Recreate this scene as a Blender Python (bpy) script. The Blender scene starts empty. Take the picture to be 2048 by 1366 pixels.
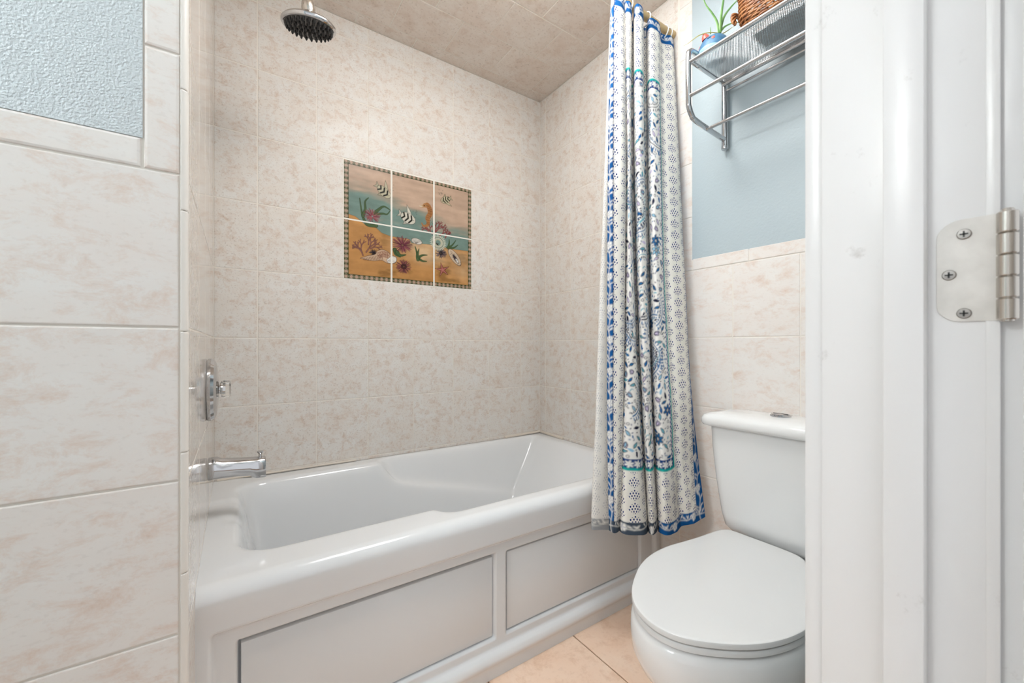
import bpy, bmesh, math, random
import numpy as np
from mathutils import Vector, Matrix

# ------------------------------------------------------------------ camera, light, exposure
SC = bpy.context.scene
COL = SC.collection
H = 0.98                      # eye height of the camera above the floor
YAW = math.radians(55.743)
FPX = 809.7564
FW = Vector((math.cos(YAW), math.sin(YAW), 0)); RT = Vector((math.sin(YAW), -math.cos(YAW), 0))
cam_d = bpy.data.cameras.new('camera'); cam = bpy.data.objects.new('camera', cam_d); COL.objects.link(cam)
cam.matrix_world = Matrix(((RT.x, 0, -FW.x, 0), (RT.y, 0, -FW.y, 0), (0, 1, 0, H), (0, 0, 0, 1)))
cam_d.sensor_width = 36; cam_d.lens = FPX / 2048 * 36; cam_d.shift_y = 9.1321 / 2048
cam_d.clip_start = 0.02; cam_d.clip_end = 50
cam_d.dof.use_dof = True; cam_d.dof.focus_distance = 1.75; cam_d.dof.aperture_fstop = 9.0
SC.camera = cam
vs = SC.view_settings; vs.view_transform = 'Standard'; vs.look = 'None'; vs.gamma = 1.0; vs.use_curve_mapping = False
vs.exposure = 0.0
W = bpy.data.worlds.new('world'); SC.world = W; W.use_nodes = True
bg = W.node_tree.nodes['Background']; bg.inputs[0].default_value = (0.93, 0.96, 1.0, 1); bg.inputs[1].default_value = 1.05
LAMP_STRENGTH = 110.0          # glowing shades of the vanity light
CEIL_FILL = 18.0              # glowing dome of the fill lamp added under the ceiling

# room planes (metres, floor at z = 0, camera above the origin)
XL, XR, YB, YN, ZC = -0.067, 1.4165, 1.8005, 0.8627, 2.355
YD = 0.18                     # inner face of the wall with the doorway
TW, TH = 0.2032, 0.2531       # tile pitch
Z0 = 1.0105                   # one of the horizontal joints

def at(px, py, depth):        # point seen at a pixel of the 2048x1366 frame, at a distance along the view axis
    d = FW + RT * ((px - 1024) / FPX) + Vector((0, 0, -(py - 692.1321) / FPX))
    return d * depth + Vector((0, 0, H))

# ------------------------------------------------------------------ materials
def mat(name):
    m = bpy.data.materials.new(name); m.use_nodes = True
    nt = m.node_tree; b = nt.nodes['Principled BSDF']
    return m, nt, b
def nd(nt, typ, **kw):
    n = nt.nodes.new(typ)
    for k, v in kw.items():
        if k.startswith('i_'):
            key = k[2:]; n.inputs[int(key) if key.isdigit() else key].default_value = v
        else: setattr(n, k, v)
    return n
def plain(name, col, rough=0.5, metal=0.0, coat=0.0, spec=0.5, bump=None):
    m, nt, b = mat(name)
    b.inputs['Base Color'].default_value = (*col, 1); b.inputs['Roughness'].default_value = rough
    b.inputs['Metallic'].default_value = metal; b.inputs['Coat Weight'].default_value = coat
    b.inputs['Specular IOR Level'].default_value = spec
    if bump:
        tc = nd(nt, 'ShaderNodeTexCoord'); nz = nd(nt, 'ShaderNodeTexNoise'); nz.inputs['Scale'].default_value = bump[0]
        nz.inputs['Detail'].default_value = 3
        bp = nd(nt, 'ShaderNodeBump'); bp.inputs['Strength'].default_value = bump[1]; bp.inputs['Distance'].default_value = bump[2]
        nt.links.new(tc.outputs['Object'], nz.inputs['Vector']); nt.links.new(nz.outputs[0], bp.inputs['Height']); nt.links.new(bp.outputs[0], b.inputs['Normal'])
    return m
def ramp(nt, stops):
    r = nt.nodes.new('ShaderNodeValToRGB'); e = r.color_ramp.elements
    while len(e) < len(stops): e.new(0.5)
    for k, (p, c) in enumerate(stops):
        e[k].position = p; e[k].color = (c, c, c, 1) if isinstance(c, (int, float)) else (*c, 1)
    return r
def tile_material(name, light, mid, dark, rough, stretch=(1, 1.1, 1), big=7.0, amount=0.62, bumpd=0.0012, spec=.06, sp=.30):
    m, nt, b = mat(name); L = nt.links.new
    tc = nd(nt, 'ShaderNodeTexCoord'); oi = nd(nt, 'ShaderNodeObjectInfo')
    mul = nd(nt, 'ShaderNodeVectorMath', operation='MULTIPLY'); mul.inputs[1].default_value = stretch
    L(tc.outputs['Object'], mul.inputs[0])
    off = nd(nt, 'ShaderNodeVectorMath', operation='SCALE'); off.inputs[0].default_value = (37.0, 53.0, 19.0); L(oi.outputs['Random'], off.inputs['Scale'])
    add = nd(nt, 'ShaderNodeVectorMath', operation='ADD'); L(mul.outputs[0], add.inputs[0]); L(off.outputs[0], add.inputs[1])
    n1 = nd(nt, 'ShaderNodeTexNoise'); n1.inputs['Scale'].default_value = big; n1.inputs['Detail'].default_value = 6; n1.inputs['Roughness'].default_value = .65; n1.inputs['Distortion'].default_value = .6
    n2 = nd(nt, 'ShaderNodeTexNoise'); n2.inputs['Scale'].default_value = big * 2.6; n2.inputs['Detail'].default_value = 8; n2.inputs['Roughness'].default_value = .78; n2.inputs['Distortion'].default_value = .35
    n3 = nd(nt, 'ShaderNodeTexNoise'); n3.inputs['Scale'].default_value = big * 16; n3.inputs['Detail'].default_value = 3
    for n in (n1, n2, n3): L(add.outputs[0], n.inputs['Vector'])
    r1 = ramp(nt, [(.36, 0.0), (.66, 1.0)]); L(n1.outputs[0], r1.inputs[0])
    mx = nd(nt, 'ShaderNodeMix', data_type='RGBA'); L(r1.outputs[0], mx.inputs['Factor'])
    mx.inputs['A'].default_value = (*light, 1); mx.inputs['B'].default_value = (*mid, 1)
    r2 = ramp(nt, [(.49, 0.0), (.72, 1.0)]); L(n2.outputs[0], r2.inputs[0])
    md = nd(nt, 'ShaderNodeMath', operation='MULTIPLY'); L(r2.outputs[0], md.inputs[0]); md.inputs[1].default_value = amount
    mx2 = nd(nt, 'ShaderNodeMix', data_type='RGBA'); L(md.outputs[0], mx2.inputs['Factor']); L(mx.outputs['Result'], mx2.inputs['A'])
    mx2.inputs['B'].default_value = (*dark, 1)
    r3 = ramp(nt, [(.58, 0.0), (.70, sp)]); L(n3.outputs[0], r3.inputs[0])
    mx3 = nd(nt, 'ShaderNodeMix', data_type='RGBA'); L(r3.outputs[0], mx3.inputs['Factor']); L(mx2.outputs['Result'], mx3.inputs['A'])
    mx3.inputs['B'].default_value = (dark[0] * .55, dark[1] * .55, dark[2] * .55, 1)
    L(mx3.outputs['Result'], b.inputs['Base Color'])
    b.inputs['Roughness'].default_value = rough; b.inputs['Specular IOR Level'].default_value = spec
    nb = nd(nt, 'ShaderNodeTexNoise'); nb.inputs['Scale'].default_value = 28; nb.inputs['Detail'].default_value = 2; L(add.outputs[0], nb.inputs['Vector'])
    bp = nd(nt, 'ShaderNodeBump'); bp.inputs['Strength'].default_value = .18; bp.inputs['Distance'].default_value = bumpd; L(nb.outputs[0], bp.inputs['Height']); L(bp.outputs[0], b.inputs['Normal'])
    return m
def attr_material(name, rough, spec=0.5, trans=0.0):
    m, nt, b = mat(name)
    a = nd(nt, 'ShaderNodeAttribute', attribute_name='print', attribute_type='GEOMETRY')
    nt.links.new(a.outputs['Color'], b.inputs['Base Color']); b.inputs['Roughness'].default_value = rough; b.inputs['Specular IOR Level'].default_value = spec
    return m, nt, b
M = {}
M['tile'] = tile_material('glazed_tile', (.755, .735, .70), (.73, .675, .615), (.58, .425, .325), .18, big=11, amount=.85, sp=.36)
M['tile_end'] = tile_material('glazed_end_wall_tile', (.755, .735, .70), (.73, .675, .615), (.58, .425, .325), .07, big=11, amount=.85, sp=.36, bumpd=.0005, spec=.3)
M['tile_near'] = tile_material('glazed_wainscot_tile', (.79, .76, .725), (.78, .725, .68), (.69, .545, .455), .14, stretch=(1, 1.7, 1), big=6, amount=.95, sp=.10)
M['tile_ceil'] = tile_material('ceiling_tile', (.80, .74, .68), (.74, .645, .57), (.57, .425, .33), .16, amount=.6)
M['floor_tile'] = tile_material('floor_tile', (.87, .68, .54), (.83, .60, .45), (.62, .38, .24), .22, stretch=(1, 1, 1), big=5, amount=.7, sp=.08)
M['grout'] = plain('cream_grout', (.80, .75, .68), .8)
M['grout_white'] = plain('white_grout', (.80, .77, .70), .7)
M['floor_grout'] = plain('floor_grout', (.30, .19, .12), .9)
M['bullnose'] = plain('cream_bullnose', (.80, .765, .715), .30)
M['caulk'] = plain('caulk', (.72, .65, .56), .5)
M['porcelain'] = plain('porcelain', (.80, .805, .80), .06, coat=.3)
M['seat'] = plain('toilet_seat_plastic', (.71, .715, .71), .10)
M['tub'] = plain('tub_acrylic', (.765, .78, .79), .10, coat=.15)
M['chrome'] = plain('chrome', (.56, .56, .57), .09, metal=1.0)
M['nickel'] = plain('brushed_nickel', (.58, .54, .49), .24, metal=1.0)
M['screw'] = plain('dull_screw', (.34, .32, .30), .42, metal=1.0)
M['darkrubber'] = plain('dark_rubber', (.02, .02, .02), .35)
M['face'] = plain('grey_face_plate', (.10, .10, .10), .35)
M['white_plastic'] = plain('white_plastic', (.82, .82, .80), .3)
M['rod'] = plain('tan_rod', (.55, .40, .20), .38)
M['ceiling_paint'] = plain('ceiling_paint', (.80, .80, .79), .8)
M['hall'] = plain('hall_paint', (.70, .72, .72), .8)

# blue orange-peel wall paint
def paint(name, col, scale, dist):
    m, nt, b = mat(name); L = nt.links.new
    b.inputs['Base Color'].default_value = (*col, 1); b.inputs['Roughness'].default_value = .45
    tc = nd(nt, 'ShaderNodeTexCoord'); n = nd(nt, 'ShaderNodeTexNoise'); n.inputs['Scale'].default_value = scale; n.inputs['Detail'].default_value = 2; n.inputs['Distortion'].default_value = 0
    L(tc.outputs['Object'], n.inputs['Vector'])
    bp = nd(nt, 'ShaderNodeBump'); bp.inputs['Strength'].default_value = .8; bp.inputs['Distance'].default_value = dist
    L(n.outputs[0], bp.inputs['Height']); L(bp.outputs[0], b.inputs['Normal'])
    return m
M['blue'] = paint('pale_blue_paint', (.425, .495, .525), 150, .0008)
M['blue_rough'] = paint('pale_blue_textured_paint', (.575, .62, .635), 300, .0032)
# gloss white door paint with faint scuffs
def door_paint():
    m, nt, b = mat('white_gloss_paint'); L = nt.links.new
    tc = nd(nt, 'ShaderNodeTexCoord'); n = nd(nt, 'ShaderNodeTexNoise'); n.inputs['Scale'].default_value = 26; n.inputs['Detail'].default_value = 6; n.inputs['Roughness'].default_value = .7
    L(tc.outputs['Object'], n.inputs['Vector'])
    r = ramp(nt, [(.64, (.80, .80, .795)), (.76, (.60, .59, .57))]); L(n.outputs[0], r.inputs[0]); L(r.outputs[0], b.inputs['Base Color'])
    b.inputs['Roughness'].default_value = .28
    n2 = nd(nt, 'ShaderNodeTexNoise'); n2.inputs['Scale'].default_value = 60; n2.inputs['Detail'].default_value = 3; mp = nd(nt, 'ShaderNodeMapping'); mp.inputs['Scale'].default_value = (1, 1, .25)
    L(tc.outputs['Object'], mp.inputs[0]); L(mp.outputs[0], n2.inputs['Vector'])
    bp = nd(nt, 'ShaderNodeBump'); bp.inputs['Strength'].default_value = .35; bp.inputs['Distance'].default_value = .0012; L(n2.outputs[0], bp.inputs['Height']); L(bp.outputs[0], b.inputs['Normal'])
    return m
M['door'] = door_paint()
M['mural'], _, _ = attr_material('mural_print', .25, .15)
def cloth_mat(name, fade):
    m, nt, b = attr_material(name, .85, .2); L = nt.links.new
    src = [n for n in nt.nodes if n.type == 'ATTRIBUTE'][0]
    fb = nd(nt, 'ShaderNodeAttribute', attribute_name='fab', attribute_type='GEOMETRY'); sx = nd(nt, 'ShaderNodeSeparateXYZ'); L(fb.outputs['Vector'], sx.inputs[0])
    def mt(op, a, c=None, d=None):
        n = nd(nt, 'ShaderNodeMath', operation=op)
        for k, x in enumerate((a, c, d)):
            if x is None: continue
            if isinstance(x, (int, float)): n.inputs[k].default_value = x
            else: L(x, n.inputs[k])
        return n.outputs[0]
    A, B = .0360, .0410
    uu = mt('DIVIDE', sx.outputs[0], A); col = mt('FLOOR', uu); odd = mt('MULTIPLY', mt('MODULO', col, 2.0), .5)
    vv = mt('ADD', mt('DIVIDE', sx.outputs[1], B), odd)
    x = mt('SUBTRACT', mt('FRACT', uu), .5); y = mt('ADD', mt('FRACT', vv), .02)
    x = mt('MULTIPLY', x, A / B)
    th = mt('ARCTAN2', x, y); r = mt('SQRT', mt('ADD', mt('MULTIPLY', x, x), mt('MULTIPLY', y, y)))
    rr_ = mt('MULTIPLY', r, 5.0); rowp = mt('MULTIPLY', mt('MODULO', mt('FLOOR', rr_), 2.0), .5)
    dash = mt('LESS_THAN', mt('ABSOLUTE', mt('SUBTRACT', mt('FRACT', rr_), .5)), .34)
    step = mt('DIVIDE', .195, mt('ADD', r, .10))
    an = mt('ADD', mt('DIVIDE', th, step), rowp); aa = mt('LESS_THAN', mt('ABSOLUTE', mt('SUBTRACT', mt('FRACT', mt('ADD', an, .5)), .5)), .215)
    lim = mt('MULTIPLY', mt('SUBTRACT', .97, r), 1.9)
    ms = mt('LESS_THAN', mt('ABSOLUTE', th), mt('MINIMUM', .70, lim)); ms = mt('MULTIPLY', ms, mt('GREATER_THAN', r, .10))
    f = mt('MULTIPLY', mt('MULTIPLY', dash, aa), mt('MULTIPLY', ms, src.outputs['Alpha'])); f = mt('MULTIPLY', f, fade)
    mx = nd(nt, 'ShaderNodeMix', data_type='RGBA'); L(f, mx.inputs['Factor']); L(src.outputs['Color'], mx.inputs['A']); mx.inputs['B'].default_value = (.010, .030, .150, 1)
    L(mx.outputs['Result'], b.inputs['Base Color'])
    # fine weave
    nz = nd(nt, 'ShaderNodeTexNoise'); nz.inputs['Scale'].default_value = 900; L(fb.outputs['Vector'], nz.inputs['Vector']); bp = nd(nt, 'ShaderNodeBump'); bp.inputs['Strength'].default_value = .25; bp.inputs['Distance'].default_value = .0004
    L(nz.outputs[0], bp.inputs['Height']); L(bp.outputs[0], b.inputs['Normal'])
    return m
M['cloth'] = cloth_mat('printed_cotton', 1.0)
M['cloth_back'] = cloth_mat('printed_cotton_reverse', .30)
def glass_mat():
    m, nt, b = mat('clear_acrylic'); b.inputs['Base Color'].default_value = (.96, .95, .92, 1); b.inputs['Roughness'].default_value = .05
    b.inputs['Transmission Weight'].default_value = 1.0; b.inputs['IOR'].default_value = 1.49
    return m
M['acrylic'] = glass_mat()
def emis(name, col, s):
    m, nt, b = mat(name); b.inputs['Base Color'].default_value = (.9, .9, .9, 1)
    b.inputs['Emission Color'].default_value = (*col, 1); b.inputs['Emission Strength'].default_value = s
    return m
def speck(name, c1, c2, scale, rough=.6):
    m, nt, b = mat(name); L = nt.links.new
    tc = nd(nt, 'ShaderNodeTexCoord'); n = nd(nt, 'ShaderNodeTexNoise'); n.inputs['Scale'].default_value = scale; n.inputs['Detail'].default_value = 4
    L(tc.outputs['Object'], n.inputs['Vector']); r = ramp(nt, [(.35, c1), (.65, c2)]); L(n.outputs[0], r.inputs[0]); L(r.outputs[0], b.inputs['Base Color']); b.inputs['Roughness'].default_value = rough
    return m
M['hinge'] = speck('painted_hinge', (.66, .64, .60), (.78, .76, .72), 40, .32)
M['pot'] = speck('blue_glaze', (.045, .145, .27), (.075, .20, .34), 60, .45)
M['pot_light'] = speck('pale_blue_glaze', (.26, .46, .56), (.36, .56, .64), 60, .45)
M['coral'] = plain('coral_glaze', (.72, .12, .09), .35)
M['leaf'] = speck('aloe_green', (.10, .24, .06), (.20, .37, .12), 35, .4)
M['leaf_dry'] = speck('aloe_dry', (.24, .24, .06), (.36, .32, .11), 30, .5)
M['wicker'] = speck('wicker', (.20, .065, .02), (.44, .19, .065), 45, .45)
M['soil'] = plain('soil', (.05, .03, .02), .9)

# ------------------------------------------------------------------ mesh helpers
class MB:
    def __init__(s): s.v = []; s.f = []; s.mi = []
    def add(s, vs, fs, mi=0):
        o = len(s.v); s.v += [tuple(p) for p in vs]; s.f += [tuple(i + o for i in f) for f in fs]; s.mi += [mi] * len(fs)
    def box(s, x0, x1, y0, y1, z0, z1, bev=0.0, mi=0):
        if bev <= 0:
            v = [(x, y, z) for x in (x0, x1) for y in (y0, y1) for z in (z0, z1)]
            s.add(v, [(0, 1, 3, 2), (4, 6, 7, 5), (0, 4, 5, 1), (2, 3, 7, 6), (0, 2, 6, 4), (1, 5, 7, 3)], mi); return
        bm = bmesh.new(); bmesh.ops.create_cube(bm, size=1)
        for v in bm.verts: v.co = Vector(((x0 + x1) / 2 + v.co.x * (x1 - x0), (y0 + y1) / 2 + v.co.y * (y1 - y0), (z0 + z1) / 2 + v.co.z * (z1 - z0)))
        bmesh.ops.bevel(bm, geom=list(bm.edges), offset=bev, segments=2, profile=.5, affect='EDGES')
        bm.verts.index_update(); s.add([v.co[:] for v in bm.verts], [[v.index for v in f.verts] for f in bm.faces], mi); bm.free()
    def tube(s, pts, r, n=10, caps=True, flat=1.0, up=None, mi=0):
        pts = [Vector(p) for p in pts]; k = len(pts); rr = r if isinstance(r, (list, tuple)) else [r] * k
        ring = []; tang = []
        for i in range(k):
            a = pts[max(i - 1, 0)]; b = pts[min(i + 1, k - 1)]; tang.append((b - a).normalized())
        nrm = Vector(up) if up else tang[0].orthogonal()
        for i in range(k):
            t = tang[i]; nrm = (nrm - t * nrm.dot(t)); nrm = nrm.normalized() if nrm.length > 1e-6 else t.orthogonal().normalized(); bn = t.cross(nrm)
            for j in range(n):
                a = 2 * math.pi * j / n; ring.append(pts[i] + nrm * (math.cos(a) * rr[i] * flat) + bn * (math.sin(a) * rr[i]))
        fs = [(i * n + j, i * n + (j + 1) % n, (i + 1) * n + (j + 1) % n, (i + 1) * n + j) for i in range(k - 1) for j in range(n)]
        if caps: fs += [tuple(range(n - 1, -1, -1)), tuple((k - 1) * n + j for j in range(n))]
        s.add(ring, fs, mi)
    def lathe(s, prof, origin=(0, 0, 0), axis=(0, 0, 1), n=32, mi=0):   # prof: (radius, height along axis)
        ax = Vector(axis).normalized(); u = ax.orthogonal().normalized(); w = ax.cross(u); o = Vector(origin); vs = []
        for r, h in prof:
            for j in range(n):
                a = 2 * math.pi * j / n; vs.append(o + ax * h + (u * math.cos(a) + w * math.sin(a)) * max(r, 1e-5))
        k = len(prof); fs = [(i * n + j, i * n + (j + 1) % n, (i + 1) * n + (j + 1) % n, (i + 1) * n + j) for i in range(k - 1) for j in range(n)]
        fs += [tuple(range(n - 1, -1, -1)), tuple((k - 1) * n + j for j in range(n))]
        s.add(vs, fs, mi)
    def loft(s, rings, caps=True, mi=0):
        n = len(rings[0]); k = len(rings); vs = [p for r in rings for p in r]
        fs = [(i * n + j, i * n + (j + 1) % n, (i + 1) * n + (j + 1) % n, (i + 1) * n + j) for i in range(k - 1) for j in range(n)]
        if caps: fs += [tuple(range(n - 1, -1, -1)), tuple((k - 1) * n + j for j in range(n))]
        s.add(vs, fs, mi)
    def mesh(s, name, smooth=None):
        me = bpy.data.meshes.new(name); me.from_pydata(s.v, [], s.f); me.update()
        bm = bmesh.new(); bm.from_mesh(me); bmesh.ops.recalc_face_normals(bm, faces=bm.faces); bm.to_mesh(me); bm.free()
        if smooth is not None:
            me.polygons.foreach_set('use_smooth', [True] * len(me.polygons)); me.set_sharp_from_angle(angle=math.radians(smooth))
        return me
    def build(s, name, m, parent=None, smooth=None, loc=None):
        me = s.mesh(name, smooth)
        for mm in (m if isinstance(m, (list, tuple)) else [m]): me.materials.append(mm)
        if isinstance(m, (list, tuple)) and len(m) > 1: me.polygons.foreach_set('material_index', s.mi)
        return link(name, me, parent, loc)
def link(name, me, parent=None, loc=None):
    o = bpy.data.objects.new(name, me); COL.objects.link(o)
    if loc is not None: o.location = loc
    if parent is not None:
        o.parent = parent
        if loc is None: o.location = -parent_world(parent)
    return o
def parent_world(p):
    v = Vector(p.location)
    while p.parent is not None:
        p = p.parent; v = v + Vector(p.location)
    return v
def thing(name, label, cat, loc=(0, 0, 0), group=None):
    o = bpy.data.objects.new(name, None); COL.objects.link(o); o.location = loc; o.empty_display_size = .05
    return tag(o, label, cat, group)
def tag(o, label, cat, group=None):
    o['label'] = label; o['category'] = cat
    if group: o['group'] = group
    return o
def struct(o, label, cat=None):
    o['kind'] = 'structure'; o['label'] = label; o['category'] = cat or o.name.split('_')[0]
    return o
def grid_mesh(name, V, nu, nv, smooth=True, colors=None, flip=False, fab=None):  # V: (nu*nv,3), index = i*nv + j
    i, j = np.meshgrid(np.arange(nu - 1), np.arange(nv - 1), indexing='ij')
    a = (i * nv + j).ravel()
    q = np.stack([a, a + nv, a + nv + 1, a + 1], 1)
    if flip: q = q[:, ::-1]
    me = bpy.data.meshes.new(name); nf = len(q)
    me.vertices.add(len(V)); me.vertices.foreach_set('co', np.ascontiguousarray(V, dtype=np.float32).ravel())
    me.loops.add(nf * 4); me.loops.foreach_set('vertex_index', np.ascontiguousarray(q, dtype=np.int32).ravel())
    me.polygons.add(nf); me.polygons.foreach_set('loop_start', np.arange(0, nf * 4, 4, dtype=np.int32))
    try: me.polygons.foreach_set('loop_total', np.full(nf, 4, dtype=np.int32))
    except Exception: pass
    if smooth: me.polygons.foreach_set('use_smooth', np.ones(nf, dtype=bool))
    me.update(calc_edges=True); me.validate()
    if colors is not None:
        at_ = me.color_attributes.new('print', 'FLOAT_COLOR', 'POINT')
        c = np.ones((len(V), 4), dtype=np.float32); c[:, :colors.shape[1]] = colors
        at_.data.foreach_set('color', c.ravel())
    if fab is not None:
        fa = me.attributes.new('fab', 'FLOAT_VECTOR', 'POINT'); fa.data.foreach_set('vector', np.ascontiguousarray(fab, dtype=np.float32).ravel())
    return me
def catmull(pts, per=8, closed=False):
    P = [Vector(p) for p in pts]; n = len(P); out = []
    rng = range(n) if closed else range(n - 1)
    for i in rng:
        if closed: p0, p1, p2, p3 = P[(i - 1) % n], P[i], P[(i + 1) % n], P[(i + 2) % n]
        else: p0, p1, p2, p3 = P[max(i - 1, 0)], P[i], P[i + 1], P[min(i + 2, n - 1)]
        for k in range(per):
            t = k / per
            out.append(.5 * ((2 * p1) + (p2 - p0) * t + (2 * p0 - 5 * p1 + 4 * p2 - p3) * t * t + (3 * p1 - p0 - 3 * p2 + p3) * t ** 3))
    if not closed: out.append(P[-1])
    return out
# ------------------------------------------------------------------ tiles
_tc = {}
def tile_mesh(w, h, m, th=.008, bev=.0014):
    key = (round(w, 4), round(h, 4), m.name, th, bev)
    if key in _tc: return _tc[key]
    b = MB(); e = bev
    o = [(0, 0), (w, 0), (w, h), (0, h)]; i1 = [(e * .35, e * .35), (w - e * .35, e * .35), (w - e * .35, h - e * .35), (e * .35, h - e * .35)]; i2 = [(e * 1.5, e * 1.5), (w - e * 1.5, e * 1.5), (w - e * 1.5, h - e * 1.5), (e * 1.5, h - e * 1.5)]
    v = [(x, y, -th) for x, y in o] + [(x, y, -e) for x, y in o] + [(x, y, -e * .3) for x, y in i1] + [(x, y, 0) for x, y in i2]
    f = [(3, 2, 1, 0)]
    for r in range(3):
        for k in range(4): f.append((r * 4 + k, r * 4 + (k + 1) % 4, r * 4 + 4 + (k + 1) % 4, r * 4 + 4 + k))
    f.append((12, 13, 14, 15))
    b.add(v, f); me = b.mesh('tile'); me.materials.append(m); _tc[key] = me
    return me
AX = {'back': (Vector((1, 0, 0)), Vector((0, 0, 1)), Vector((0, -1, 0))),
      'right': (Vector((0, -1, 0)), Vector((0, 0, 1)), Vector((-1, 0, 0))),
      'left': (Vector((0, 1, 0)), Vector((0, 0, 1)), Vector((1, 0, 0))),
      'ceil': (Vector((1, 0, 0)), Vector((0, -1, 0)), Vector((0, 0, -1))),
      'floor': (Vector((1, 0, 0)), Vector((0, 1, 0)), Vector((0, 0, 1)))}
TR = random.Random(5)
def put_tile(parent, side, corner, w, h, m, name='tile', gap=.0026, jitter=.0006, th=.008, bev=.0014):
    if w < .009 or h < .009: return None
    u, v, n = AX[side]
    o = bpy.data.objects.new(name, tile_mesh(w - gap, h - gap, m, th, bev)); COL.objects.link(o); o.parent = parent
    a, b2 = TR.uniform(-jitter, jitter), TR.uniform(-jitter, jitter)
    c = Vector(corner) + u * (gap / 2) + v * (gap / 2) - parent_world(parent)
    mt = Matrix((u, v, n)).transposed().to_4x4() @ Matrix.Rotation(a, 4, 'X') @ Matrix.Rotation(b2, 4, 'Y')
    mt.translation = c; o.matrix_local = mt
    return o
def spans(lo, hi, first, pitch):
    cuts = [lo]; k = math.ceil((lo - first) / pitch + 1e-6)
    while first + k * pitch < hi - 1e-6: cuts.append(first + k * pitch); k += 1
    cuts.append(hi); return list(zip(cuts[:-1], cuts[1:]))
GD = .0022                    # depth of the joints below the tile faces
GA = .0010                    # shallower joints inside the tub alcove

# ------------------------------------------------------------------ the setting
def slab(name, x0, x1, y0, y1, z0, z1, m, label, cat=None):
    b = MB(); b.box(x0, x1, y0, y1, z0, z1); o = b.build(name, m); return struct(o, label, cat)
T = .10
wb = slab('wall_back', XL - .008, XR + .008, YB + GA, YB + T, 0, ZC, M['grout'], 'long beige tiled wall behind the bathtub', 'wall')
wl = slab('wall_left', XL - T, XL - GA, YN + .012, YB + GD, 0, ZC, M['grout'], 'narrow tiled end wall carrying the bath spout', 'wall')
wr = slab('wall_right', XR + GA, XR + T, YD - .1, YB + T, 0, ZC, M['grout'], 'tiled and pale blue wall behind the toilet', 'wall')
wn = slab('wall_near', -1.5, XL - .006, YN + GD, YN + .012 + .06, 0, ZC, M['grout'], 'tiled and pale blue wall nearest on the left', 'wall')
wd = slab('wall_door', .56, XR + .02, YD - .12, YD - .0, 0, ZC, M['blue'], 'wall beside the doorway', 'wall')
we = slab('wall_end', -1.6, -1.5, -.02, YN + .1, 0, ZC, M['blue'], 'pale blue end wall out of view on the left', 'wall')
fl = slab('floor', -1.6, XR + .1, -1.2, YB + .1, -.06, -.003, M['floor_grout'], 'peach coloured tiled floor', 'floor')
ce = slab('ceiling', -1.6, XR + .1, -.02, YB + .1, ZC + GA, ZC + .08, M['grout_white'], 'tiled ceiling above the bathtub', 'ceiling')
b = MB(); b.box(-1.5, XR, YD, YN, ZC - .004, ZC + GA); b.build('painted_ceiling_panel', M['ceiling_paint'], ce)

# back wall tiles, leaving the mural opening
MX0, MX1, MZ0, MZ1 = .0662 + 1.5 * TW, .0662 + 4.5 * TW, Z0 + TH, Z0 + 3 * TH
rows = spans(.488, ZC - .0005, Z0, TH)
for (x0, x1) in spans(XL, XR, .0662, TW):
    for (z0, z1) in rows:
        if z0 > MZ0 - .01 and z1 < MZ1 + .01:
            if x0 > MX0 - .001 and x1 < MX1 + .001: continue
            if x0 < MX0 < x1: put_tile(wb, 'back', (x0, YB, z0), MX0 - x0, z1 - z0, M['tile']); continue
            if x0 < MX1 < x1: put_tile(wb, 'back', (MX1, YB, z0), x1 - MX1, z1 - z0, M['tile']); continue
        put_tile(wb, 'back', (x0, YB, z0), x1 - x0, z1 - z0, M['tile'])
# faucet wall
for (y0, y1) in spans(YN + .004, YB, 1.1187, TW):
    for (z0, z1) in rows: put_tile(wl, 'left', (XL, y0, z0), y1 - y0, z1 - z0, M['tile_end'])
for (z0, z1) in spans(.02, .488, Z0, TH): put_tile(wl, 'left', (XL, YN + .004, z0), .145, z1 - z0, M['tile'])
# right wall inside the tub alcove
YT0, YT1 = .8754, .9285       # vertical edging strip
for (y0, y1) in spans(YT1, YB, 1.7483, TW):
    for (z0, z1) in rows: put_tile(wr, 'right', (XR, y1, z0), y1 - y0, z1 - z0, M['tile'])
for (z0, z1) in spans(.0, .488, Z0, TH): put_tile(wr, 'right', (XR, 1.005, z0), 1.005 - .93, z1 - z0, M['tile_near'])
# right wall: wainscot, edging strips
WZ1 = Z0 + TH; WTOP = 1.307
for (y0, y1) in spans(YD, YT1, .727, TW):
    for (z0, z1) in spans(0.0, WZ1, Z0, TH): put_tile(wr, 'right', (XR, y1, z0), y1 - y0, z1 - z0, M['tile_near'])
for (y0, y1) in spans(YD, YT0, .6726, .2032):
    put_tile(wr, 'right', (XR - .0008, y1, WZ1), y1 - y0, WTOP - WZ1, M['tile_near'], 'edging_tile')
for (z0, z1) in spans(WZ1, ZC, 1.464, .2032):
    put_tile(wr, 'right', (XR - .0008, YT1, z0), YT1 - YT0, z1 - z0, M['tile_near'], 'edging_tile')
b = MB(); b.box(XR - .0, XR + GA + .001, YD, YT0 + .001, WTOP - .004, ZC); b.build('painted_panel', M['blue'], wr)
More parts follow.
